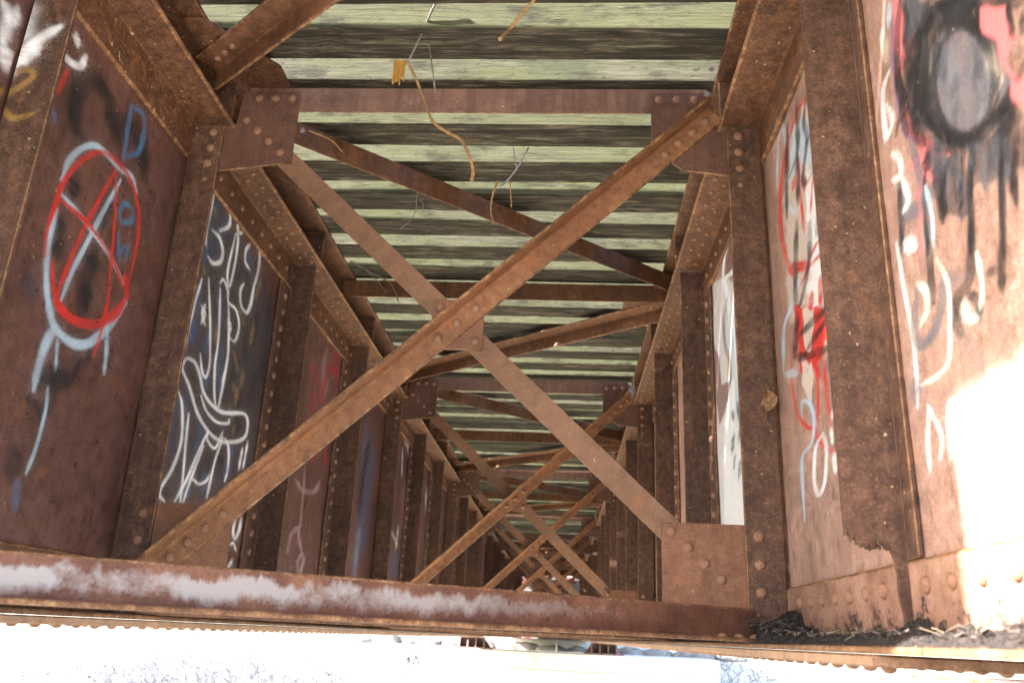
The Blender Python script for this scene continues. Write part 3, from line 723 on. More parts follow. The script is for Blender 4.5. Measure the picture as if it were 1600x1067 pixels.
  ('S','black',18,0.85,0.5,[1295,642,1316,590,1361,575,1387,551,1369,511]),
  ('S','black',10,0.85,0.4,[1329,567,1303,541,1304,509]),
  ('S','black',10,0.7,0.6,[1271,576,1225,560,1225,529]),
  ('S','black',11,0.8,0.5,[1208,600,1223,534]),
  ('S','slate',14,0.45,0.8,[1408,630,1332,597]),
  ('S','slate',13,0.35,0.9,[1369,511,1319,450,1329,401,1378,400,1459,433]),
  ('S','mint',9,0.75,0.5,[1509,662,1480,637,1481,600,1511,581]),
  ('S','mint',5,0.75,0.5,[1422,673,1394,612,1403,546,1426,480,1481,469,1542,472]),
  ('S','mint',9,0.75,0.5,[1349,559,1340,530,1313,515]),
  ('S','mint',5,0.8,0.5,[1285,620,1282,559,1297,527]),
  ('S','slate',20,0.7,0.7,[1567,488,1570,453]),
  ('S','whited',6,0.6,0.6,[1526,429,1507,401,1488,362,1506,327]),
  ('S','whited',7,0.6,0.6,[1526,417,1545,364,1553,314]),
  ('S','whited',7,0.6,0.6,[1440,411,1456,377,1467,319]),
  ('S','whited',6,0.7,0.6,[1441,406,1414,356]),
  ('S','green',9,0.8,0.6,[1341,324,1340,294,1326,274]),
 ],
}
PC = {'red': (.55, .03, .025), 'redd': (.36, .03, .035), 'black': (.012, .012, .015), 'navy': (.04, .055, .10), 'blue': (.07, .16, .30),
      'dblue': (.055, .095, .19), 'lblue': (.42, .56, .68), 'white': (.86, .86, .89), 'whited': (.74, .74, .76), 'gold': (.34, .19, .05), 'ochre': (.30, .20, .09),
      'pink': (.40, .24, .25), 'pinkd': (.26, .11, .11), 'pinkr': (.66, .17, .18), 'cream': (.56, .48, .42), 'slate': (.11, .115, .14),
      'slate2': (.045, .047, .058), 'slatel': (.17, .175, .20), 'purple': (.16, .08, .20), 'mint': (.60, .70, .62), 'green': (.10, .36, .22), 'maroon': (.17, .07, .06)}
def catmull(P, n=7):
    if len(P) < 3: return P
    Q = np.vstack([2*P[0]-P[1], P, 2*P[-1]-P[-2]]); out = []
    for i in range(1, len(Q)-2):
        for t in np.linspace(0, 1, n, endpoint=False):
            a, b, c, d = Q[i-1], Q[i], Q[i+1], Q[i+2]
            out.append(.5*((2*b)+(c-a)*t+(2*a-5*b+4*c-d)*t*t+(3*b-a-3*c+d)*t**3))
    out.append(Q[-2]); return np.array(out)
def seg_dist(Y, Z, P, ky):
    d = np.full(Y.shape, 9.); tp = np.zeros(Y.shape); n = len(P)-1
    for i, (a, b) in enumerate(zip(P[:-1], P[1:])):
        ay, az = a; by, bz = b; vy, vz = (by-ay)*ky, bz-az; L = vy*vy+vz*vz+1e-12
        py, pz = (Y-ay)*ky, Z-az; t = np.clip((py*vy+pz*vz)/L, 0, 1)
        q = np.hypot(py-t*vy, pz-t*vz); tp = np.where(q < d, (i+t)/n, tp); d = np.minimum(d, q)
    return d, tp
def smooth(x): x = np.clip(x, 0, 1); return x*x*(3-2*x)
def paint_arrays(Y, Z, key, ky):
    rgb = np.zeros(Y.shape+(3,)); al = np.zeros(Y.shape); SK = {'R1': .55}.get(key, 1.)
    # spray grain
    nz = RNG.random(Y.shape)
    for kind, col, w, op, soft, pts in PAINT.get(key, []):
        soft = max(.15, soft*SK); P = np.array(pts, float).reshape(-1, 2)/1000; w = w/1000*(WK.get(key, 1) if kind == 'S' else 1)
        if kind == 'S':
            P = catmull(P); d, tp = seg_dist(Y, Z, P, ky)
            ph = len(P)*1.7+w*900; h = max(w/2, .0035)*(1+.16*np.sin(Y*31+ph)*np.sin(Z*27+ph*.7)+.08*np.sin(Z*71-Y*53+ph))*(.55+.45*smooth(np.minimum(tp, 1-tp)/.16))*WM.get((key, col), 1)
            a = 1-smooth((d-h*(1-soft*.75))/(h*(soft*1.9)+.003))
            a = np.maximum(a, .34*np.exp(-np.maximum(d-h*.8, 0)/(h*.75+.004))*(nz > .45)*min(1., soft*2.2))
            a = a*(.84+.16*np.sin(tp*(9+ph % 5)+ph))*(.75+.25*smooth(np.minimum(tp, 1-tp)/.2))
        else:
            inside = np.zeros(Y.shape, bool); n = len(P)
            wob = (.012*np.sin(Y*61+Z*23)+.010*np.sin(Z*87-Y*41))*{'R3': .35}.get(key, 1.)
            yy, zz = Y+wob*.8, Z+wob
            for i in range(n):
                (y0, z0), (y1, z1) = P[i], P[(i+1) % n]
                c = ((z0 > zz) != (z1 > zz)) & (yy < (y1-y0)*(zz-z0)/((z1-z0) if z1 != z0 else 1e-9)+y0); inside ^= c
            d, _ = seg_dist(yy, zz, np.vstack([P, P[:1]]), ky); d = np.where(inside, -d, d); s = max(w, .006)
            a = 1-smooth((d+s*.5)/s)
        a = a*op; na = a+al*(1-a)
        rgb = (np.array(PC[col])*a[..., None]+rgb*(al*(1-a))[..., None])/np.maximum(na, 1e-6)[..., None]
        al = na
    return rgb, al
def web_panel(side, y0, y1, z0, z1, key, parent, mat, step):
    sx = -1 if side == 'L' else 1
    ny, nz = max(2, int((y1-y0)/step)+1), max(2, int((z1-z0)/step)+1)
    ys = np.linspace(y0, y1, ny); zs = np.linspace(z0, z1, nz); Y, Z = np.meshgrid(ys, zs)
    fade = np.clip(np.minimum(np.minimum(Y-y0, y1-Y), np.minimum(Z-z0, z1-Z))/.08, 0, 1)
    ripple = .0016*np.sin(Y*9+Z*4)*fade+.0012*np.sin(Z*13-Y*5)*fade
    X = sx*(WEBX+ripple)
    V = np.stack([X, Y, Z], -1).reshape(-1, 3)
    i = np.arange(ny*nz).reshape(nz, ny)
    q = np.stack([i[:-1, :-1], i[:-1, 1:], i[1:, 1:], i[1:, :-1]], -1).reshape(-1, 4)
    if sx > 0: q = q[:, ::-1]
    nv = len(V); xb = sx*(WEBX+.010)
    V = np.vstack([V, [[xb, y0, z0], [xb, y1, z0], [xb, y1, z1], [xb, y0, z1]]])
    fs = np.vstack([q, [[nv, nv+3, nv+2, nv+1] if sx < 0 else [nv, nv+1, nv+2, nv+3]]])
    me = bpy.data.meshes.new('web_panel'); me.vertices.add(len(V)); me.vertices.foreach_set('co', V.ravel())
    me.loops.add(fs.size); me.loops.foreach_set('vertex_index', fs.ravel().astype(np.int32))
    me.polygons.add(len(fs)); me.polygons.foreach_set('loop_start', np.arange(0, fs.size, 4, dtype=np.int32))
    me.polygons.foreach_set('use_smooth', np.ones(len(fs), bool))
    at = me.attributes.new('paint', 'FLOAT_COLOR', 'POINT')
    c = np.zeros((len(V), 4), np.float32)
    if key in PAINT:
        rgb, al = paint_arrays(Y, Z, key, KY.get(key, .75)); c[:nv, :3] = rgb.reshape(-1, 3); c[:nv, 3] = al.ravel()
    at.data.foreach_set('color', c.ravel())
    me.materials.append(mat); me.update(); me.validate()
    return link(bpy.data.objects.new('web_panel', me), parent)
KY = {'L1': .8, 'L0': .9, 'L2': .55, 'L3': .5, 'L4': .5, 'L5': .5, 'L6': .5, 'R1': .6, 'R2': .4, 'R3': .3, 'LS': 1.}
WK = {'R1': 1.3, 'R2': .95, 'R3': 2.2}
WM = {('L1', 'lblue'): .72, ('L1', 'red'): .85, ('L2', 'white'): .85, ('R2', 'red'): .9, ('R2', 'black'): 1.35, ('L1', 'black'): 1.25}

# ------------------------------------------------------------------ plate girders
def ragged(seed, x0, x1, zb, amp, n=16):
    rr = random.Random(seed); return [(x0+(x1-x0)*k/n, zb+rr.uniform(-amp, amp)) for k in range(n+1)]
def girder(side, off, label, near):
    s = -1 if side == 'L' else 1
    g = empty('plate_girder', (s*WEBX, Y_START+off, 0), label, 'girder', 'riveted plate girders of the bridge')
    class Par:  # parts carry world coordinates; parenting keeps them there
        pass
    inv = Matrix.Translation((-s*WEBX, -Y_START-off, 0))
    def keep(o): o.matrix_parent_inverse = inv; return o
    mat = M['web_left'] if side == 'L' else M['web_right_lit']
    edges = [Y_START]+ST+[Y_END]
    for k in range(len(edges)-1):
        key = f'{side}{k}' if side == 'L' else f'R{k+1}'
        step = (.0045 if k < 3 else .007 if k < 5 else .012) if (near and key in PAINT) else .3
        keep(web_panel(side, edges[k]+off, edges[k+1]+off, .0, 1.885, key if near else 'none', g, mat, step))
    y0, y1 = Y_START+off, Y_END+off
    X = lambda x: s*x
    def ang(name, px, pz, dax, dbz, la, lb, t, m, ya=y0, yb=y1):
        return keep(MB().angle((X(px), ya, pz), (X(px), yb, pz), (s*dax, 0, 0), (0, 0, dbz), la, lb, t).build(name, m, g))
    # inner angles (seen) and outer angles
    fa = ang('flange_angle', WEBX-.001, 1.715, -1, -1, WEBX-.001-FL, .155, .013, M['flange'])
    ang('flange_angle', WEBX+.011, 1.715, 1, -1, .15, .155, .013, M['flange'])
    ba = ang('bottom_flange_angle', WEBX-.001, .0, -1, 1, WEBX-.001-.866, .166, .0125, M['foot'] if side == 'R' else M['flange'])
    ang('bottom_flange_angle', WEBX+.011, .0, 1, 1, .15, .166, .0125, M['flange'])
    keep(MB().cbox((min(X(.862), X(1.17)), y0, 1.8855), (max(X(.862), X(1.17)), y1, 1.9035), .003).build('top_plate', M['flange'], g))
    ca = keep(MB().cbox((min(X(.858), X(1.174)), 1.47+off, -.021), (max(X(.858), X(1.174)), y1-.4, -.0015), .003).build('cover_plate', M['plate'], g))
    # stiffeners
    for k, y in enumerate(ST):
        y += off
        cf = any(abs(y-off-c) < .01 for c in CF)
        mb = MB()
        yl = 1 if cf else -1
        if side == 'R' and k == 0 and near:                 # foot rusted away
            bot = [(x_, z_+.020*max(0, .93-x_)/.04+(.012 if i_ % 7 == 3 else 0)) for i_, (x_, z_) in enumerate(ragged(5, .892, .974, .188, .0065, 46))]+[(.980, .165), (.984, .14), (.982, .11), (.988, .07), (.986, .02), (1.003, .02)]
            poly = bot+[(1.003, 1.692), (.892, 1.692)]
            mb.prism(poly, (0, y, 0), (0, y+.012, 0), (1, 0, 0), (0, 0, 1))
        else:
            mb.cbox((min(X(IN), X(1.003)), y, .0145), (max(X(IN), X(1.003)), y+.012, 1.692), .0025)
        ly0, ly1 = (y+.0125, y+.085) if (cf or (k == 0 and side == 'L')) else (y-(.05 if k == 0 else .145), y-.0005)
        mb.cbox((min(X(1.0035), X(1.0145)), ly0, .168), (max(X(1.0035), X(1.0145)), ly1, 1.5585), .0025)
        st = keep(mb.build('stiffener', M['stiff'], g))
        if k == 0 and side == 'L' and near:                  # sprayed over: a finely divided skin on the front of the leg
            nx_, nz_ = 28, 300; gx, gz_ = np.meshgrid(np.linspace(-1.002, -.8935, nx_), np.linspace(.30, 1.69, nz_))
            V = [(a_, y-.0008, c_) for a_, c_ in zip(gx.ravel(), gz_.ravel())]; ii = np.arange(nx_*nz_).reshape(nz_, nx_)
            fs = np.stack([ii[:-1, :-1], ii[:-1, 1:], ii[1:, 1:], ii[1:, :-1]], -1).reshape(-1, 4).tolist()
            sk = MB().add(V, fs).build('sprayed_face', M['stiff_paint'], st); keep_sub(sk, st)
            rgb, al = paint_arrays(gx, gz_, 'LS', 1.); cc = np.zeros((nx_*nz_, 4), np.float32); cc[:, :3] = rgb.reshape(-1, 3); cc[:, 3] = al.ravel()
            sk.data.attributes.new('paint', 'FLOAT_COLOR', 'POINT').data.foreach_set('color', cc.ravel())
        if k in (0,): st['label'] = 'wide rusty stiffener nearest the camera' + (' with a rotted ragged foot' if side == 'R' else '')
        # bracket above the flange
        if near or k < 3:
            keep(MB().cbox((min(X(.872), X(1.012)), y+.001, 1.7165), (max(X(.872), X(1.012)), y+.011, 1.884), .002).build('bracket', M['stiff'], g))
        if not near: continue
        if cf:
            for z in (1.661, 1.598, 1.535, 1.472)+(.307, .227, .150):
                r = rivet((X(.93), y, z), '-y', st, .62 if z in (1.472,) else 1); keep_sub(r, st)
        elif k in (2, 3, 5, 6):
            z = .215
            while z < 1.52:
                keep_sub(rivet((X(1.0035), y-.075, z+random.uniform(-.004, .004)), '-x' if s > 0 else '+x', st, 1.05), st); z += .08
        elif k > 6:
            mb = MB(); z = .215
            while z < 1.52: rivet_row(mb, (X(1.0035), y-.075, z), '-x' if s > 0 else '+x', 1.05); z += .08
            tag(keep_sub(mb.build('rivet_row', M['rivet'], st), st), kind='stuff')
    if not near: return g
    # rivets: bottom angle, flange underside, cover plate
    ax = '-x' if s > 0 else '+x'
    y = 1.06
    while y < 2.5:
        if abs(y-1.66) > .05: keep_sub(rivet((X(1.0025), y, .118), ax, ba, 1.0), ba)
        y += .105
    mb = MB()
    y = 2.7
    while y < 13.5: rivet_row(mb, (X(1.0025), y, .118), ax); rivet_row(mb, (X(1.0025), y, 1.63), ax, .85); y += .12
    tag(keep_sub(mb.build('rivet_row', M['rivet'], ba), ba), kind='stuff')
    y = 2.70; n = 0; mb = MB()
    while y < 13.5:
        for q, x in enumerate((.915, .958)):
            p = (X(x), y+.052*q, 1.7015)
            if y < 6.2: keep_sub(rivet(p, '-z', fa, .66), fa)
            else: rivet_row(mb, p, '-z', .66)
        y += .105
    tag(keep_sub(mb.build('rivet_row', M['rivet'], fa), fa), kind='stuff')
    y = 1.52; mb = MB()
    while y < 13.4:
        for x in (.90, 1.13):
            p = (X(x), y, -.021)
            if y < 3.6: keep_sub(rivet(p, '-z', ca, .78), ca)
            else: rivet_row(mb, p, '-z', .78)
        y += .092
    tag(keep_sub(mb.build('rivet_row', M['rivet'], ca), ca), kind='stuff')
    return g
def keep_sub(o, parent):
    bpy.context.view_layer.update() if False else None
    o.matrix_parent_inverse = (parent.parent.matrix_basis @ parent.matrix_parent_inverse @ parent.matrix_basis).inverted() if parent.parent else parent.matrix_basis.inverted()
    return o

# ------------------------------------------------------------------ ground, pier, brush (the wide setting)
def build_ground():
    xs = np.array([-900, -300, -120, -60, -40]+list(np.arange(-30, 31, 1.0))+[40, 60, 120, 300, 900])
    ys = np.array([-900, -300, -100, -40, -20]+list(np.arange(-12, 46, 1.0))+[50, 60, 80, 120, 300, 900])
    X, Y = np.meshgrid(xs, ys)
    Z = np.interp(Y, [-900, -12, 12, 16, 23, 900], [-2.7, -2.7, -2.75, -2.3, -.42, -.42])
    Z = Z+.03*np.sin(X*.7+Y*.4)*np.sin(Y*.5)+.02*np.sin(X*1.9)*np.cos(Y*1.3)
    V = np.stack([X, Y, Z], -1).reshape(-1, 3); nx, ny = len(xs), len(ys); i = np.arange(nx*ny).reshape(ny, nx)
    q = np.stack([i[:-1, :-1], i[:-1, 1:], i[1:, 1:], i[1:, :-1]], -1).reshape(-1, 4)
    me = bpy.data.meshes.new('ground'); me.from_pydata(V.tolist(), [], q.tolist())
    me.polygons.foreach_set('use_smooth', [True]*len(me.polygons)); me.materials.append(M['ground'])
    tag(link(bpy.data.objects.new('ground', me)), kind='structure')
def gz(x, y):
    return float(np.interp(y, [-900, -12, 12, 16, 23, 900], [-2.7, -2.7, -2.75, -2.3, -.42, -.42]))+.03*math.sin(x*.7+y*.4)*math.sin(y*.5)+.02*math.sin(x*1.9)*math.cos(y*1.3)
build_ground()

def build_pier():
    p = empty('bridge_pier', (0, 14.45, -3), 'pale stained concrete pier under the far end of the girders', 'pier')
    def part(mb, name, m): o = mb.build(name, m, p); o.matrix_parent_inverse = Matrix.Translation((0, -14.45, 3)); return o
    part(MB().cbox((-2.75, 13.75, -3.2), (2.75, 15.2, -.44), .03), 'shaft', M['concrete'])
    part(MB().cbox((-2.754, 13.746, -.4395), (2.754, 15.204, -.2), .012), 'cap', M['concrete'])
    a = lambda x0, z0, x1, z1: MB().prism([(-.012, -.003), (.012, -.003), (.012, .003), (-.012, .003)], (x0, 13.744, z0), (x1, 13.744, z1), Vector((z1-z0, 0, -(x1-x0))).normalized(), (0, 1, 0))
    mk = MB()
    for seg in ((-1.98, -.72, -1.97, -.36), (-2.02, -.42, -1.97, -.36), (-1.97, -.36, -1.94, -.43), (-1.90, -.52, -1.86, -.33), (-1.86, -.33, -1.78, -.50)):
        b = a(*seg); mk.add(b.v, b.f)
    for i in range(len(mk.v)): x, y, z = mk.v[i]; mk.v[i] = (x, y-.006, z)
    part(mk, 'arrow_mark', M['ink'])
build_pier()

def bearing(x, y, label):
    b = empty('bridge_bearing', (x, y, -.2), label, 'bearing', 'steel bearings on the pier')
    P = lambda mb, n: mb.build(n, M['bearing'], b)
    P(MB().cbox((-.30, -.26, 0), (.30, .26, .022), .003), 'base_plate')
    P(MB().cbox((-.19, -.20, .158), (.19, .20, .1775), .003), 'top_plate')
    P(MB().prism([(-.285, .0225), (.285, .0225), (.185, .1575), (-.185, .1575)], (0, -.02, 0), (0, .02, 0), (1, 0, 0), (0, 0, 1)), 'web_plate')
    for k in range(4):
        q = -.21+.14*k
        P(MB().prism([(-.24, .0225), (-.0205, .0225), (-.0205, .157), (-.17, .157)], (q*.9-.009, 0, 0), (q*.9+.009, 0, 0), (0, 1, 0), (0, 0, 1)), 'rib')
    return b
bearing(-WEBX-.005, 14.05, 'ribbed rusty bearing shoe under the left girder on the pier')
bearing(WEBX+.005, 14.05, 'ribbed rusty bearing shoe under the right girder on the pier')

# ------------------------------------------------------------------ the bridge
girder('L', 0, 'left plate girder with a red crossed circle and white lettering sprayed on it', True)
girder('R', 0, 'right plate girder with black, pink and red graffiti, sunlit near its foot', True)
girder('L', SPAN, 'far left plate girder of the next span, beyond the pier', False)
girder('R', SPAN, 'far right plate girder of the next span, beyond the pier', False)

def cross_frame(y, label, detail=True):
    f = empty('cross_frame', (0, y, 0), label, 'cross frame', 'X-braced cross frames between the girders')
    def part(mb, name, m, smooth=False): return mb.build(name, m, f)
    def riv(p, par, s=1): 
        o = rivet(p, '-y', par, s); return o
    yg = .0125                                   # front of gusset plates
    u = Vector((.7294, 0, .6841)); n = Vector((-.6841, 0, .7294)); c = Vector((0, 0, .9524))
    ub = Vector((-.7294, 0, .6841)); nb = Vector((.6841, 0, .7294))
    Yv = Vector((0, 1, 0))
    A = part(MB().angle(c+u*-1.185+n*.039+Yv*(yg-.0006), c+u*1.172+n*.039+Yv*(yg-.0006), -n, (0, -1, 0), .077, .077, .009, .010), 'diagonal', M['brace'])
    B = part(MB().angle(c+ub*-1.15+nb*.038+Yv*(yg+.0115), c+ub*1.15+nb*.038+Yv*(yg+.0115), -nb, (0, 1, 0), .075, .075, .009), 'diagonal', M['brace_flat'])
    def plate(poly, m):
        return part(MB().prism(poly, (0, yg, 0), (0, yg+.0105, 0), (1, 0, 0), (0, 0, 1), range(len(poly))), 'gusset', m)
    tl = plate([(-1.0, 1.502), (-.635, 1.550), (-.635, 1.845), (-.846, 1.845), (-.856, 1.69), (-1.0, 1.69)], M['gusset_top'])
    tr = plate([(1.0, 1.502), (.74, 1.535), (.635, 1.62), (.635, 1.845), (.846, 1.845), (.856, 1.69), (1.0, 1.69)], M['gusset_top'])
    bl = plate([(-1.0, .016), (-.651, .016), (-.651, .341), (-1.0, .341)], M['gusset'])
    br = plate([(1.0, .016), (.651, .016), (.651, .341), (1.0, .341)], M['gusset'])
    ce = plate([(-.085, .867), (.085, .867), (.085, 1.038), (-.085, 1.038)], M['gusset'])
    part(MB().angle((-.83, yg+.011, 1.868), (.83, yg+.011, 1.868), (0, 0, -1), (0, 1, 0), .1, .075, .009), 'top_strut', M['strut'])
    part(MB().angle((-.84, yg+.011, .018), (.84, yg+.011, .018), (0, 0, 1), (0, 1, 0), .085, .075, .009), 'bottom_strut', M['lateral'])
    if not detail: return f
    for t in (.931, .996, 1.061, 1.126):
        for sgn in (-1, 1):
            p = c+u*t*sgn; riv((p.x, yg-.0096, p.z), A)
            p = c+ub*t*sgn; riv((p.x, yg, p.z), tl if sgn > 0 else br)
    for t in (-.08, 0, .08):
        p = c+u*t; riv((p.x, yg-.0096, p.z), A)
    for t in (-.083, .083):
        p = c+ub*t; riv((p.x, yg, p.z), ce)
    for x in (.664, .726, .787):
        riv((-x, yg, 1.816), tl); riv((x, yg, 1.816), tr)
    return f
for k, y in enumerate(CF):
    cross_frame(y, ['large rusty X frame nearest the camera, spanning between both girders', 'second X frame back, framed inside the nearest one', 'third X frame back, small and deep inside the bridge', 'fourth X frame back, just before the pier'][k])
for k in range(3):
    cross_frame(CF[k]+SPAN, ['tiny X frame just past the pier, start of the next span', 'tiny X frame second past the pier', 'tiny X frame third past the pier'][k], False)

# ------------------------------------------------------------------ top lateral bracing
def lateral(p0, p1, near_vertical, label, z=1.868):
    """angle brace lying under the ties; vertical leg on the near or the far edge"""
    a, b = Vector(p0), Vector(p1); mid = (a+b)/2
    o = empty('lateral_brace', (mid.x, mid.y, z), label, 'brace', 'zigzag braces under the deck')
    d = (b-a).normalized(); side = Vector((-d.y, d.x, 0))
    if side.y < 0: side = -side                 # away from the camera
    mb = MB()
    if near_vertical: mb.angle(a-mid, b-mid, (0, 0, -1), side, .095, .075, .009)
    else: mb.angle(a+side*.075-mid, b+side*.075-mid, (0, 0, -1), -side, .09, .095, .009)
    arm = mb.build('angle_bar', M['lateral'], o)
    if not near_vertical:
        for q in (.06, .11, .16):
            rv = rivet((a+d*q+side*.03-mid)-Vector((0, 0, .009)), '-z', arm, .8); rv = rivet((b-d*q+side*.03-mid)-Vector((0, 0, .009)), '-z', arm, .8)
    for e, sg in (() if near_vertical else ((a, 1 if a.x > 0 else -1), (b, 1 if b.x > 0 else -1))):
        x0 = e-mid
        cx = sg*.93-mid.x
        P = [(cx, x0.y-.20), (cx-sg*.07, x0.y-.20), (cx-sg*.25, x0.y+.05), (cx-sg*.25, x0.y+.20), (cx-sg*.07, x0.y+.42), (cx, x0.y+.42)]
        MB().prism(P, (0, 0, .0015), (0, 0, .0105), (1, 0, 0), (0, 1, 0)).build('lateral_plate', M['flange'], o)
    return o
def mid_strut(y, label):
    o = empty('deck_strut', (0, y, 1.78), label, 'strut', 'struts midway between the cross frames')
    MB().angle((-.93, 0, .1), (.93, 0, .1), (0, 0, -1), (0, 1, 0), .1, .075, .009).build('angle_bar', M['lateral'], o)
    for sg in (-1, 1): MB().cbox((sg*.93-.012 if sg > 0 else -.93, -.010, .01), (.93 if sg > 0 else -.93+.012, -.0005, .098), .002).build('clip', M['stiff'], o)
    return o
zt = 1.868
lateral((-.95, Y1-.144, zt), (.95, Y1-PITCH/2+.16, zt), False, 'brace cutting the top left corner, above the nearest gusset')
for s_, off in ((0, 0), (1, SPAN)):
    for k in range(3):
        y = CF[k]+off; ym = y+PITCH/2
        nm = (['nearest', 'second', 'third'][k]+' X frame') if not s_ else ['first', 'second', 'third'][k]+' X frame past the pier'
        lateral((-.93, y+.055, zt-.012), (.95, ym-.135, zt-.012), True, f'brace running from left of the {nm} away to the right')
        lateral((.95, ym+.16, zt), (-.95, y+PITCH-.144, zt), False, f'brace running away leftward behind the {nm}, ending a frame further')
        mid_strut(ym, f'level rusty strut under the ties, next behind the {nm}')

# ------------------------------------------------------------------ bottom lateral braces
def bottom_lateral(a, b, label, mat='bottom_lateral'):
    a, b = Vector(a), Vector(b); mid = (a+b)/2
    o = empty('bottom_brace', (mid.x, mid.y, 0), label, 'brace', 'braces at the foot of the girders')
    d = (b-a).normalized(); side = Vector((-d.y, d.x, 0))
    if side.y > 0: side = -side                 # towards the camera
    z = .0145
    mid.z = 0
    ar = MB().angle(a-mid+Vector((0, 0, z)), b-mid+Vector((0, 0, z)), (0, 0, 1), side, .088, .075, .010, .012).build('angle_bar', M[mat], o)
    for q in (.05, .11, .17):
        p = a-mid-d*0+d*q+side*.045+Vector((0, 0, z+.01)); r = rivet(p, '-z', ar, .9); r.rotation_euler = (0, 0, 0)
    return o
bottom_lateral((.895, 2.50, 0), (-.965, 1.19, 0), 'bleached rusty angle bar crossing the whole foot of the picture')
for k in range(3):
    y = CF[k]
    bottom_lateral((-.9, y+.09, 0), (.9, y+PITCH/2, 0), f'low brace behind the foot of the {["nearest","second","third"][k]} X frame', 'lateral')

# ------------------------------------------------------------------ ties
def tie_mesh(seed):
    rr = random.Random(seed); mb = MB()
    L, Wd, H, n = 1.32, .164, .235, 44
    V = []; F = []
    ch = .006
    prof = [(0, ch), (ch, 0), (Wd-ch, 0), (Wd, ch), (Wd, H), (0, H)]
    k = len(prof); wy = [rr.uniform(-1, 1) for _ in range(6)]
    for i in range(n+1):
        x = -L+2*L*i/n
        sag = .0012*math.sin(x*2.1+wy[0]*3)
        for j, (py, pz) in enumerate(prof):
            e = rr.uniform(-.0011, .0011) if j in (1, 2) else 0
            if j in (1, 2) and rr.random() < .06: e += .006
            V.append((x, py+(e if py > Wd/2 else -e)*.6+sag, pz+abs(e)*.9+sag))
    for i in range(n): F += [(i*k+j, (i+1)*k+j, (i+1)*k+(j+1)%k, i*k+(j+1)%k) for j in range(k)]
    F = [f[::-1] for f in F]
    F += [tuple(range(k)), tuple(n*k+j for j in range(k-1, -1, -1))]
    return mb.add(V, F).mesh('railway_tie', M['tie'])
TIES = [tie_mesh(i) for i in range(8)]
TP = .2794
ties = []
nt = 0
for k in range(-11, 93):
    y = 2.305+TP*k+random.uniform(-.006, .006)
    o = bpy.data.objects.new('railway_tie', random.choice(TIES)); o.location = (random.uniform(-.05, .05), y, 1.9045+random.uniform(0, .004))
    o.rotation_euler = (0, random.uniform(-.0015, .0015), random.uniform(-.006, .006)); o.scale = (1, random.uniform(.93, 1.07), 1); link(o)
    allcf = [-9.0]+CF+[c+SPAN for c in CF]
    j = max(i for i, c in enumerate(allcf) if c <= y+.02 or i == 0)
    num = sum(1 for t in ties if t >= allcf[j]-.02) if j else sum(1 for t in ties if t < CF[0]-.02)
    ties.append(y)
    fr = ['', 'nearest X frame', 'second X frame', 'third X frame', 'fourth X frame', 'first X frame past the pier', 'second X frame past the pier', 'third X frame past the pier', 'end of the X frames'][j]
    if y < Y1-.02:
        back = int(round((Y1-y-.03)/TP)); lab = f'weathered timber tie overhead, {ORD[min(14, max(0, back))]} one towards the camera from the nearest X frame'
    else: lab = f'weathered greenish timber tie overhead, {ORD[min(num, 14)]} one behind the {fr}'
    tag(o, lab, 'tie', 'timber ties of the deck')

# ------------------------------------------------------------------ timber approach added behind the camera; stringers carry ties and bound the sun patch
for sg, w in ((-1, 'left'), (1, 'right')):
    tag(MB().cbox((sg*1.0-.11, -.95, 1.745), (sg*1.0+.11, .80, 1.9035), .006).build('added_stringer', M['timber']), f'unseen dark timber stringer added under the near ties to bound the sun patch, {w} side', 'beam', 'added approach stringers')
for y, top, w in ((-.78, 1.744, 'behind the camera'),):
    b = empty('timber_bent', (0, y, -.23), f'timber trestle bent standing {w}', 'trestle', 'timber bents')
    MB().cbox((-1.4, -.15, top+.23-.25), (1.4, .15, top+.23), .01).build('cap', M['timber'], b)
    for x in (-1.0, 1.0): MB().cbox((x-.12, -.12, 0), (x+.12, .12, top+.23-.2505), .01).build('post', M['timber'], b)

bounce_abutment = empty('bridge_abutment', (0, .2, -2.8), 'unseen pale concrete abutment added under the near girder ends to bounce light', 'abutment')  # out of view, added to bounce sunlight onto the right web
o = MB().cbox((-3.0, -1.4, -2.9), (3.0, 1.35, -.2305), .02).build('block', M['concrete'], bounce_abutment); o.matrix_parent_inverse = Matrix.Translation((0, -.2, 2.8))
for x, w in ((-WEBX-.005, 'left'), (WEBX+.005, 'right')):
    bb = bearing(x, 1.05, f'ribbed bearing shoe under the near end of the {w} girder'); bb.location.z = -.2295; bb.scale.z = 1.16

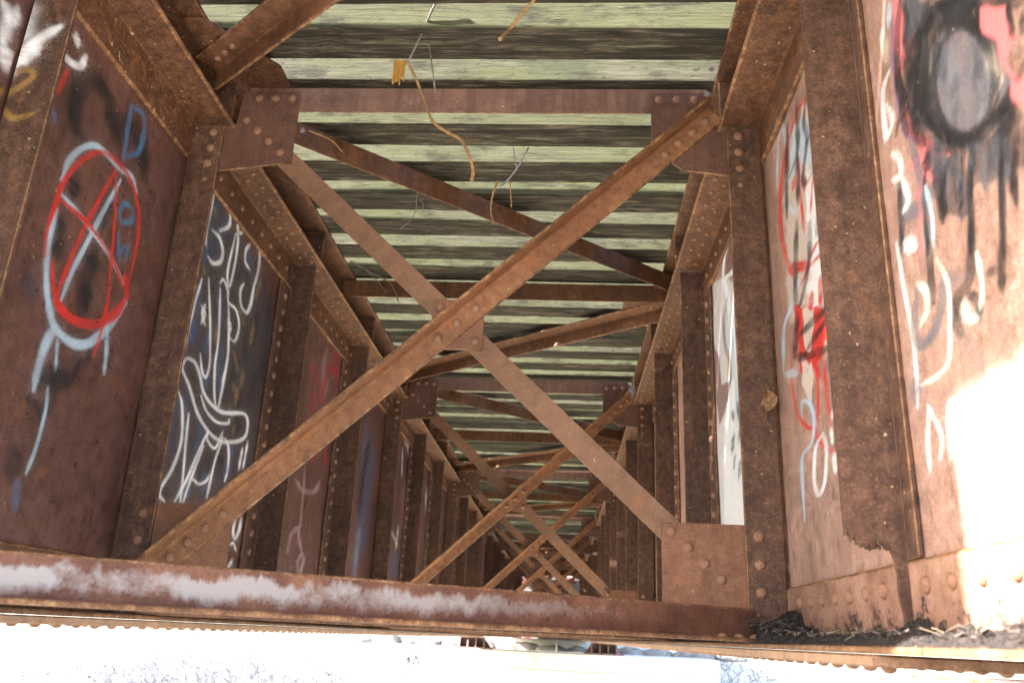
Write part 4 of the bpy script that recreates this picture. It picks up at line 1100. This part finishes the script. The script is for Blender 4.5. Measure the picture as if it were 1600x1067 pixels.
# ------------------------------------------------------------------ debris on the right bottom flange
def soil():
    ny, nx = 260, 34; mb = MB(); V = []
    for i in range(ny+1):
        y = .80+(2.55-.80)*i/ny
        for j in range(nx+1):
            a = j/nx; x = .868+a*(1.003-.868)
            heap = .030*math.exp(-((y-2.44)/.13)**2)*(1-.5*a)+.045*math.exp(-((y-2.47)/.09)**2)*a+.05*math.exp(-((y-1.63)/.05)**2)*max(0, a-.75)*4*.5
            h = .006+.020*a+heap
            h += (.006+.012*a)*(.5*math.sin(y*37+a*5)+.5*math.sin(y*83-a*11))*.5+random.uniform(-.0035, .0045)
            edge = min(1, a/.18)*min(1, (y-.8)/.05)
            V.append((x, y, .0128+max(-.004, h*edge-.002*(1-edge))))
    F = [(i*(nx+1)+j, i*(nx+1)+j+1, (i+1)*(nx+1)+j+1, (i+1)*(nx+1)+j) for i in range(ny) for j in range(nx)]
    mb.add(V, F)
    tag(mb.build('flange_dirt', M['soil'], smooth=False), 'black soil and litter lying along the right girder foot', 'dirt', kind='stuff')
    mb = MB(); rr = random.Random(3)
    for k in range(70):
        y = rr.choice((rr.gauss(2.42, .10), rr.uniform(1.0, 2.5))); y = min(2.52, max(.9, y)); x = rr.uniform(.86, .99)
        z = .03+.03*math.exp(-((y-2.44)/.13)**2)+rr.uniform(0, .012); a = rr.uniform(0, 6.3); L = rr.uniform(.008, .035); t = rr.uniform(-.3, .3)
        d = Vector((math.cos(a)*.5, math.sin(a), t))*L; p = Vector((x, y, z)); q = p+d; q.x = min(q.x, .999); p.x = min(p.x, .999)
        mb.tube([p-d, p+Vector((rr.uniform(-.001, .001), 0, .001)), q], rr.uniform(.0003, .0008), 4)
    tag(mb.build('straw_litter', M['straw']), 'dry straw and twigs scattered over the black soil by the right girder', 'straw', kind='stuff')
soil()
def litter():
    rr = random.Random(8); mb = MB()
    for k in range(260):
        y = rr.gauss(2.43, .07) if rr.random() < .55 else rr.uniform(.95, 2.52); y = min(y, 2.535); x = rr.uniform(.872, .995)
        z = .030+.035*math.exp(-((y-2.45)/.12)**2)+rr.uniform(-.006, .008); s = rr.uniform(.003, .011)
        c = Vector((x, y, z)); a = Vector((rr.uniform(-1, 1), rr.uniform(-1, 1), rr.uniform(-.5, .5))).normalized(); b_ = a.cross(Vector((rr.uniform(-.4, .4), rr.uniform(-.4, .4), 1))).normalized(); n = a.cross(b_)*.0012
        P = [c+a*s, c+b_*s*.6, c-a*s*.9, c-b_*s*.7]
        for p in P: p.x = min(p.x, 1.0)
        mb.add([p+n for p in P]+[p-n for p in P], [(0, 1, 2, 3), (7, 6, 5, 4), (0, 4, 5, 1), (1, 5, 6, 2), (2, 6, 7, 3), (3, 7, 4, 0)])
    tag(mb.build('leaf_litter', M['chips']), 'dark leaf flakes and grit heaped in the corner by the right girder', 'litter', kind='stuff')
M['chips'] = simple('leaf_chips', (.02, .018, .02), (.16, .12, .10), 45, .8)
litter()
def curve_thing(name, pts, rad, mat, label, cat, group=None, branches=()):
    base = Vector(pts[0]); P = np.array(pts, float)
    if len(P) > 2: P = catmull(P, 6)
    o = empty(name, base, label, cat, group)
    r = np.linspace(rad[0], rad[1], len(P))*(1+.15*np.sin(np.arange(len(P))*1.9))
    MB().tube([Vector(p)-base for p in P], list(r), 6).build('stem', M[mat], o, True)
    for b in branches:
        Q = np.array(b, float); Q = catmull(Q, 5) if len(Q) > 2 else Q
        MB().tube([Vector(p)-base for p in Q], list(np.linspace(rad[1], rad[1]*.6, len(Q))), 5).build('branch', M[mat], o, True)
    return o
curve_thing('hanging_twig', [(-0.099, 2.270, 2.013), (-0.131, 2.300, 1.949), (-0.156, 2.330, 1.908), (-0.175, 2.270, 1.758)], (0.0045, 0.0033), 'twig_grey', 'long grey twig hanging in front of the top strut, upper half', 'twig', 'twigs caught under the deck', [])
curve_thing('hanging_twig', [(-0.212, 2.390, 1.843), (-0.181, 2.420, 1.792), (-0.149, 2.450, 1.720), (-0.103, 2.390, 1.601), (-0.053, 2.420, 1.579), (-0.015, 2.450, 1.571), (0.025, 2.390, 1.470), (0.037, 2.420, 1.436), (0.031, 2.450, 1.417)], (0.0042, 0.0066), 'twig_tan', 'curved tan twig with a hooked lower end, hanging near the middle', 'twig', 'twigs caught under the deck', [])
curve_thing('hanging_twig', [(-0.165, 2.320, 1.984), (-0.152, 2.350, 1.946), (-0.136, 2.380, 1.888), (-0.103, 2.320, 1.733), (-0.094, 2.350, 1.670)], (0.003, 0.0026), 'twig_grey', 'thin straight grey twig hanging beside the long one', 'twig', 'twigs caught under the deck', [])
curve_thing('hanging_twig', [(0.245, 2.070, 1.834), (0.193, 2.100, 1.786), (0.161, 2.130, 1.763), (0.138, 2.070, 1.674)], (0.005, 0.0058), 'twig_tan', 'thick reddish twig slanting down from the top edge', 'twig', 'twigs caught under the deck', [])
curve_thing('hanging_twig', [(0.201, 2.920, 2.019), (0.196, 2.950, 1.978), (0.162, 2.980, 1.946), (0.081, 2.920, 1.844)], (0.0035, 0.0022), 'twig_grey', 'kinked grey twig hanging below the top strut, right of middle', 'twig', 'twigs caught under the deck', [])
curve_thing('hanging_twig', [(0.181, 3.020, 1.902), (0.137, 3.050, 1.829), (0.090, 3.080, 1.777), (0.068, 3.020, 1.722)], (0.0042, 0.003), 'fluff', 'bleached forked twig hanging under the ties, below the kinked one', 'twig', 'twigs caught under the deck', [[(0.117, 3.020, 1.902), (0.125, 3.050, 1.863), (0.130, 3.080, 1.844)]])
curve_thing('hanging_twig', [(0.056, 3.070, 1.774), (0.033, 3.100, 1.716), (0.028, 3.130, 1.666), (0.048, 3.070, 1.579)], (0.0052, 0.0042), 'twig_tan', 'short brown twig dangling above the upper lateral brace', 'twig', 'twigs caught under the deck', [])
curve_thing('hanging_twig', [(0.105, 3.090, 1.786), (0.108, 3.120, 1.743), (0.111, 3.150, 1.696)], (0.0025, 0.0032), 'twig_tan', 'short straight twig dangling right of the brown one', 'twig', 'twigs caught under the deck', [])
curve_thing('hanging_twig', [(-0.595, 2.590, 1.696), (-0.518, 2.620, 1.676), (-0.479, 2.650, 1.644)], (0.003, 0.002), 'twig_tan', 'bent straw sticking out beside the upper left gusset', 'twig', 'twigs caught under the deck', [])
curve_thing('hanging_twig', [(-0.856, 4.220, 1.925), (-0.734, 4.250, 1.867), (-0.631, 4.280, 1.820), (-0.562, 4.220, 1.686)], (0.004, 0.003), 'straw', 'dry stalk drooping over the left end of the level deck strut', 'twig', 'twigs caught under the deck', [[(-0.764, 4.220, 1.872), (-0.701, 4.250, 1.825), (-0.651, 4.280, 1.766)]])
curve_thing('hanging_twig', [(-0.322, 3.320, 1.885), (-0.335, 3.350, 1.843), (-0.339, 3.380, 1.804), (-0.345, 3.320, 1.718), (-0.394, 3.350, 1.691)], (0.002, 0.0015), 'twig_grey', 'thin looped vine end hanging left of the lateral brace', 'twig', 'twigs caught under the deck', [[(-0.311, 3.320, 1.820), (-0.300, 3.350, 1.805), (-0.312, 3.380, 1.788)]])

# splintered end of raw wood between ties, dead leaf, pale fluff
def splinter(p):
    mb = MB(); rr = random.Random(2)
    for k in range(9):
        x = -.020+.0045*k; L = rr.uniform(.055, .085)
        mb.prism([(x, 0), (x+.0048, 0), (x+.0040, .010), (x+.0008, .010)], (0, 0, .015), (rr.uniform(-.006, .002), rr.uniform(-.004, .004), -L), (1, 0, 0), (0, 1, 0))
    o = mb.build('wood_splinter', M['splinter']); o.location = p
    tag(o, 'splintered stub of raw orange wood poking down between two ties', 'splinter')
splinter((-.258, 2.47, 1.895))
def leaf(p):
    o = empty('dead_leaf', p, 'curled dead leaf stuck on the right stiffener of the nearest X frame', 'leaf')
    V = []; F = []; n, m = 9, 6
    for i in range(n):
        t = i/(n-1); w = .028*math.sin(math.pi*min(1, t*.92+.06))**.8
        for j in range(m):
            s = j/(m-1)*2-1
            V.append((s*w+.008*math.sin(t*5), -.012-.02*math.sin(t*3.0)-.014*s*s+.010*math.sin(t*11+s*5)+.006*math.sin(s*9-t*6), .05-t*.085+.007*math.sin(s*6+t*7)))
    for i in range(n-1): F += [(i*m+j, i*m+j+1, (i+1)*m+j+1, (i+1)*m+j) for j in range(m-1)]
    k = len(V); V2 = [(x, y+.0012, z) for x, y, z in V]
    MB().add(V+V2, F+[tuple(i+k for i in f[::-1]) for f in F]).build('blade', M['leaf'], o, True)
    MB().tube([(0, -.018, -.02), (-.006, -.014, -.05), (-.012, -.004, -.066)], .0016, 5).build('stalk', M['leaf'], o, True)
    MB().tube([(.004, -.012, .03), (.010, -.012, .06), (.004, -.004, .082)], [.004, .003, .001], 5).build('curl', M['leaf'], o, True)
leaf((.972, 2.553, .705)); bpy.data.objects['dead_leaf'].scale = (.8, .8, .85)
def fluff(p, r, label, seed):
    rr = random.Random(seed); mb = MB()
    for k in range(90):
        d = Vector((rr.gauss(0, 1), rr.gauss(0, 1), rr.gauss(0, 1))).normalized()
        a = d*r*rr.uniform(.1, .5); b = d*r*rr.uniform(.3, .8)+Vector((rr.uniform(-1, 1), rr.uniform(-1, 1), rr.uniform(-1, 1)))*r*.7
        mb.tube([a, (a+b)/2+Vector((0, 0, -.1*r)), b], [r*.06, r*.05, r*.02], 4)
    o = mb.build('fluff_tuft', M['fluff']); o.location = p; tag(o, label, 'tuft', 'pale tufts of fluff')
fluff((-0.620, 2.600, 1.703), 0.012, 'pale tuft of fluff caught behind the upper left gusset', 473)
fluff((0.822, 2.520, 1.808), 0.014, 'pale tuft of fluff by the upper right gusset of the nearest X frame', 1104)
fluff((0.847, 6.100, 1.768), 0.035, 'bluish pale fluff at the upper right corner of the second X frame', 988)
fluff((0.829, 2.450, 1.859), 0.012, 'small dark edged tuft on the right girder top, under the ties', 1112)

# ------------------------------------------------------------------ brush, far berm, pole
def brush():
    rr = random.Random(21); V = []; F = []; 
    mb = MB()
    def stem(x, y, h, lean, r):
        z = gz(x, y)-.05; a = rr.uniform(0, 6.3); p = Vector((x, y, z)); pts = [p]; d = Vector((math.cos(a)*lean, math.sin(a)*lean, 1)).normalized()
        n = 6
        for i in range(n):
            d = (d+Vector((rr.uniform(-.3, .3), rr.uniform(-.3, .3), -.10-.05*i*lean))).normalized(); p = p+d*h/n; pts.append(p)
        mb.tube(pts, [r*(1-.12*i) for i in range(n+1)], 3)
        for q in range(3):
            i = rr.randint(2, n-1); b = pts[i]; e = Vector((rr.uniform(-1, 1), rr.uniform(-1, 1), rr.uniform(-.2, .9))).normalized()*h*rr.uniform(.1, .3)
            mb.tube([b, b+e*.6+Vector((0, 0, .03)), b+e], [r*.6, r*.45, r*.2], 3)
    for k in range(3000):
        if rr.random() < .72: x, y = rr.uniform(-10, -2.95), rr.uniform(8, 21)
        else: x, y = rr.uniform(2.9, 12), rr.uniform(7, 24)
        stem(x, y, rr.uniform(1.4, 3.4) if y < 19 else rr.uniform(.5, 1.4), rr.uniform(.2, 1.0), rr.uniform(.003, .011))
    tag(mb.build('brush_thicket', M['brush']), 'pale tangled dry brush growing on both sides below the bridge', 'brush', kind='stuff')
brush()
def berm():
    rr = random.Random(9)
    for k in range(16):
        x = -5.6+k*.72+rr.uniform(-.2, .2); s = rr.uniform(.35, .5)
        bm = bmesh.new(); bmesh.ops.create_icosphere(bm, subdivisions=2, radius=1)
        for v in bm.verts:
            v.co *= 1+rr.uniform(-.16, .16); v.co = Vector((v.co.x*s, v.co.y*.5, v.co.z*.24*rr.uniform(.95, 1.05)))
        me = bpy.data.meshes.new('rock'); bm.to_mesh(me); bm.free(); me.materials.append(M['rock'])
        o = bpy.data.objects.new('rock', me); o.location = (x, 26.6+rr.uniform(-.2, .2), gz(x, 26.6)+.05); link(o)
        tag(o, f'dark rock in the low far row seen past the pier, {ORD[k] if k < 15 else "last"} from the left', 'rock', 'rocks of the far row')
berm()
o = empty('marker_pole', (.24, 24.0, gz(.24, 24.)), 'thin pale marker pole far behind the pier, between the bearings', 'pole')
MB().tube([(0, 0, -.1), (0, 0, .2), (0, 0, .36)], .018, 8).build('shaft', M['pole'], o, True)
MB().cbox((-.025, -.025, .36), (.025, .025, .385), .008).build('cap', M['pole'], o)

# ------------------------------------------------------------------ far abutment closing the view
ab = empty('bridge_abutment', (0, 28.9, -2), 'shaded concrete abutment with red and pale graffiti, closing the far end', 'abutment')
def abut():
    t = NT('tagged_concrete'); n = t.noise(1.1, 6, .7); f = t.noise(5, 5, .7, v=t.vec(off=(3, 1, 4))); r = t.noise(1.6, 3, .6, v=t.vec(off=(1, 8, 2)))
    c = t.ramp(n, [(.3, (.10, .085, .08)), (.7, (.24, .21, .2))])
    c = t.mix(t.ramp(r, [(.52, 0), (.56, .85)]), c, (.13, .03, .03)); c = t.mix(t.ramp(f, [(.62, 0), (.68, .5)]), c, (.16, .17, .19))
    return t.done(c, .9, .2)
o = MB().cbox((-3.2, 28.35, -2.4), (3.2, 29.4, 1.9), .02).build('wall', abut(), ab); o.matrix_parent_inverse = Matrix.Translation((0, -28.9, 2))
o = MB().cbox((-3.4, 27.6, -2.4), (3.4, 28.345, -.03), .02).build('bench', M['concrete'], ab); o.matrix_parent_inverse = Matrix.Translation((0, -28.9, 2))
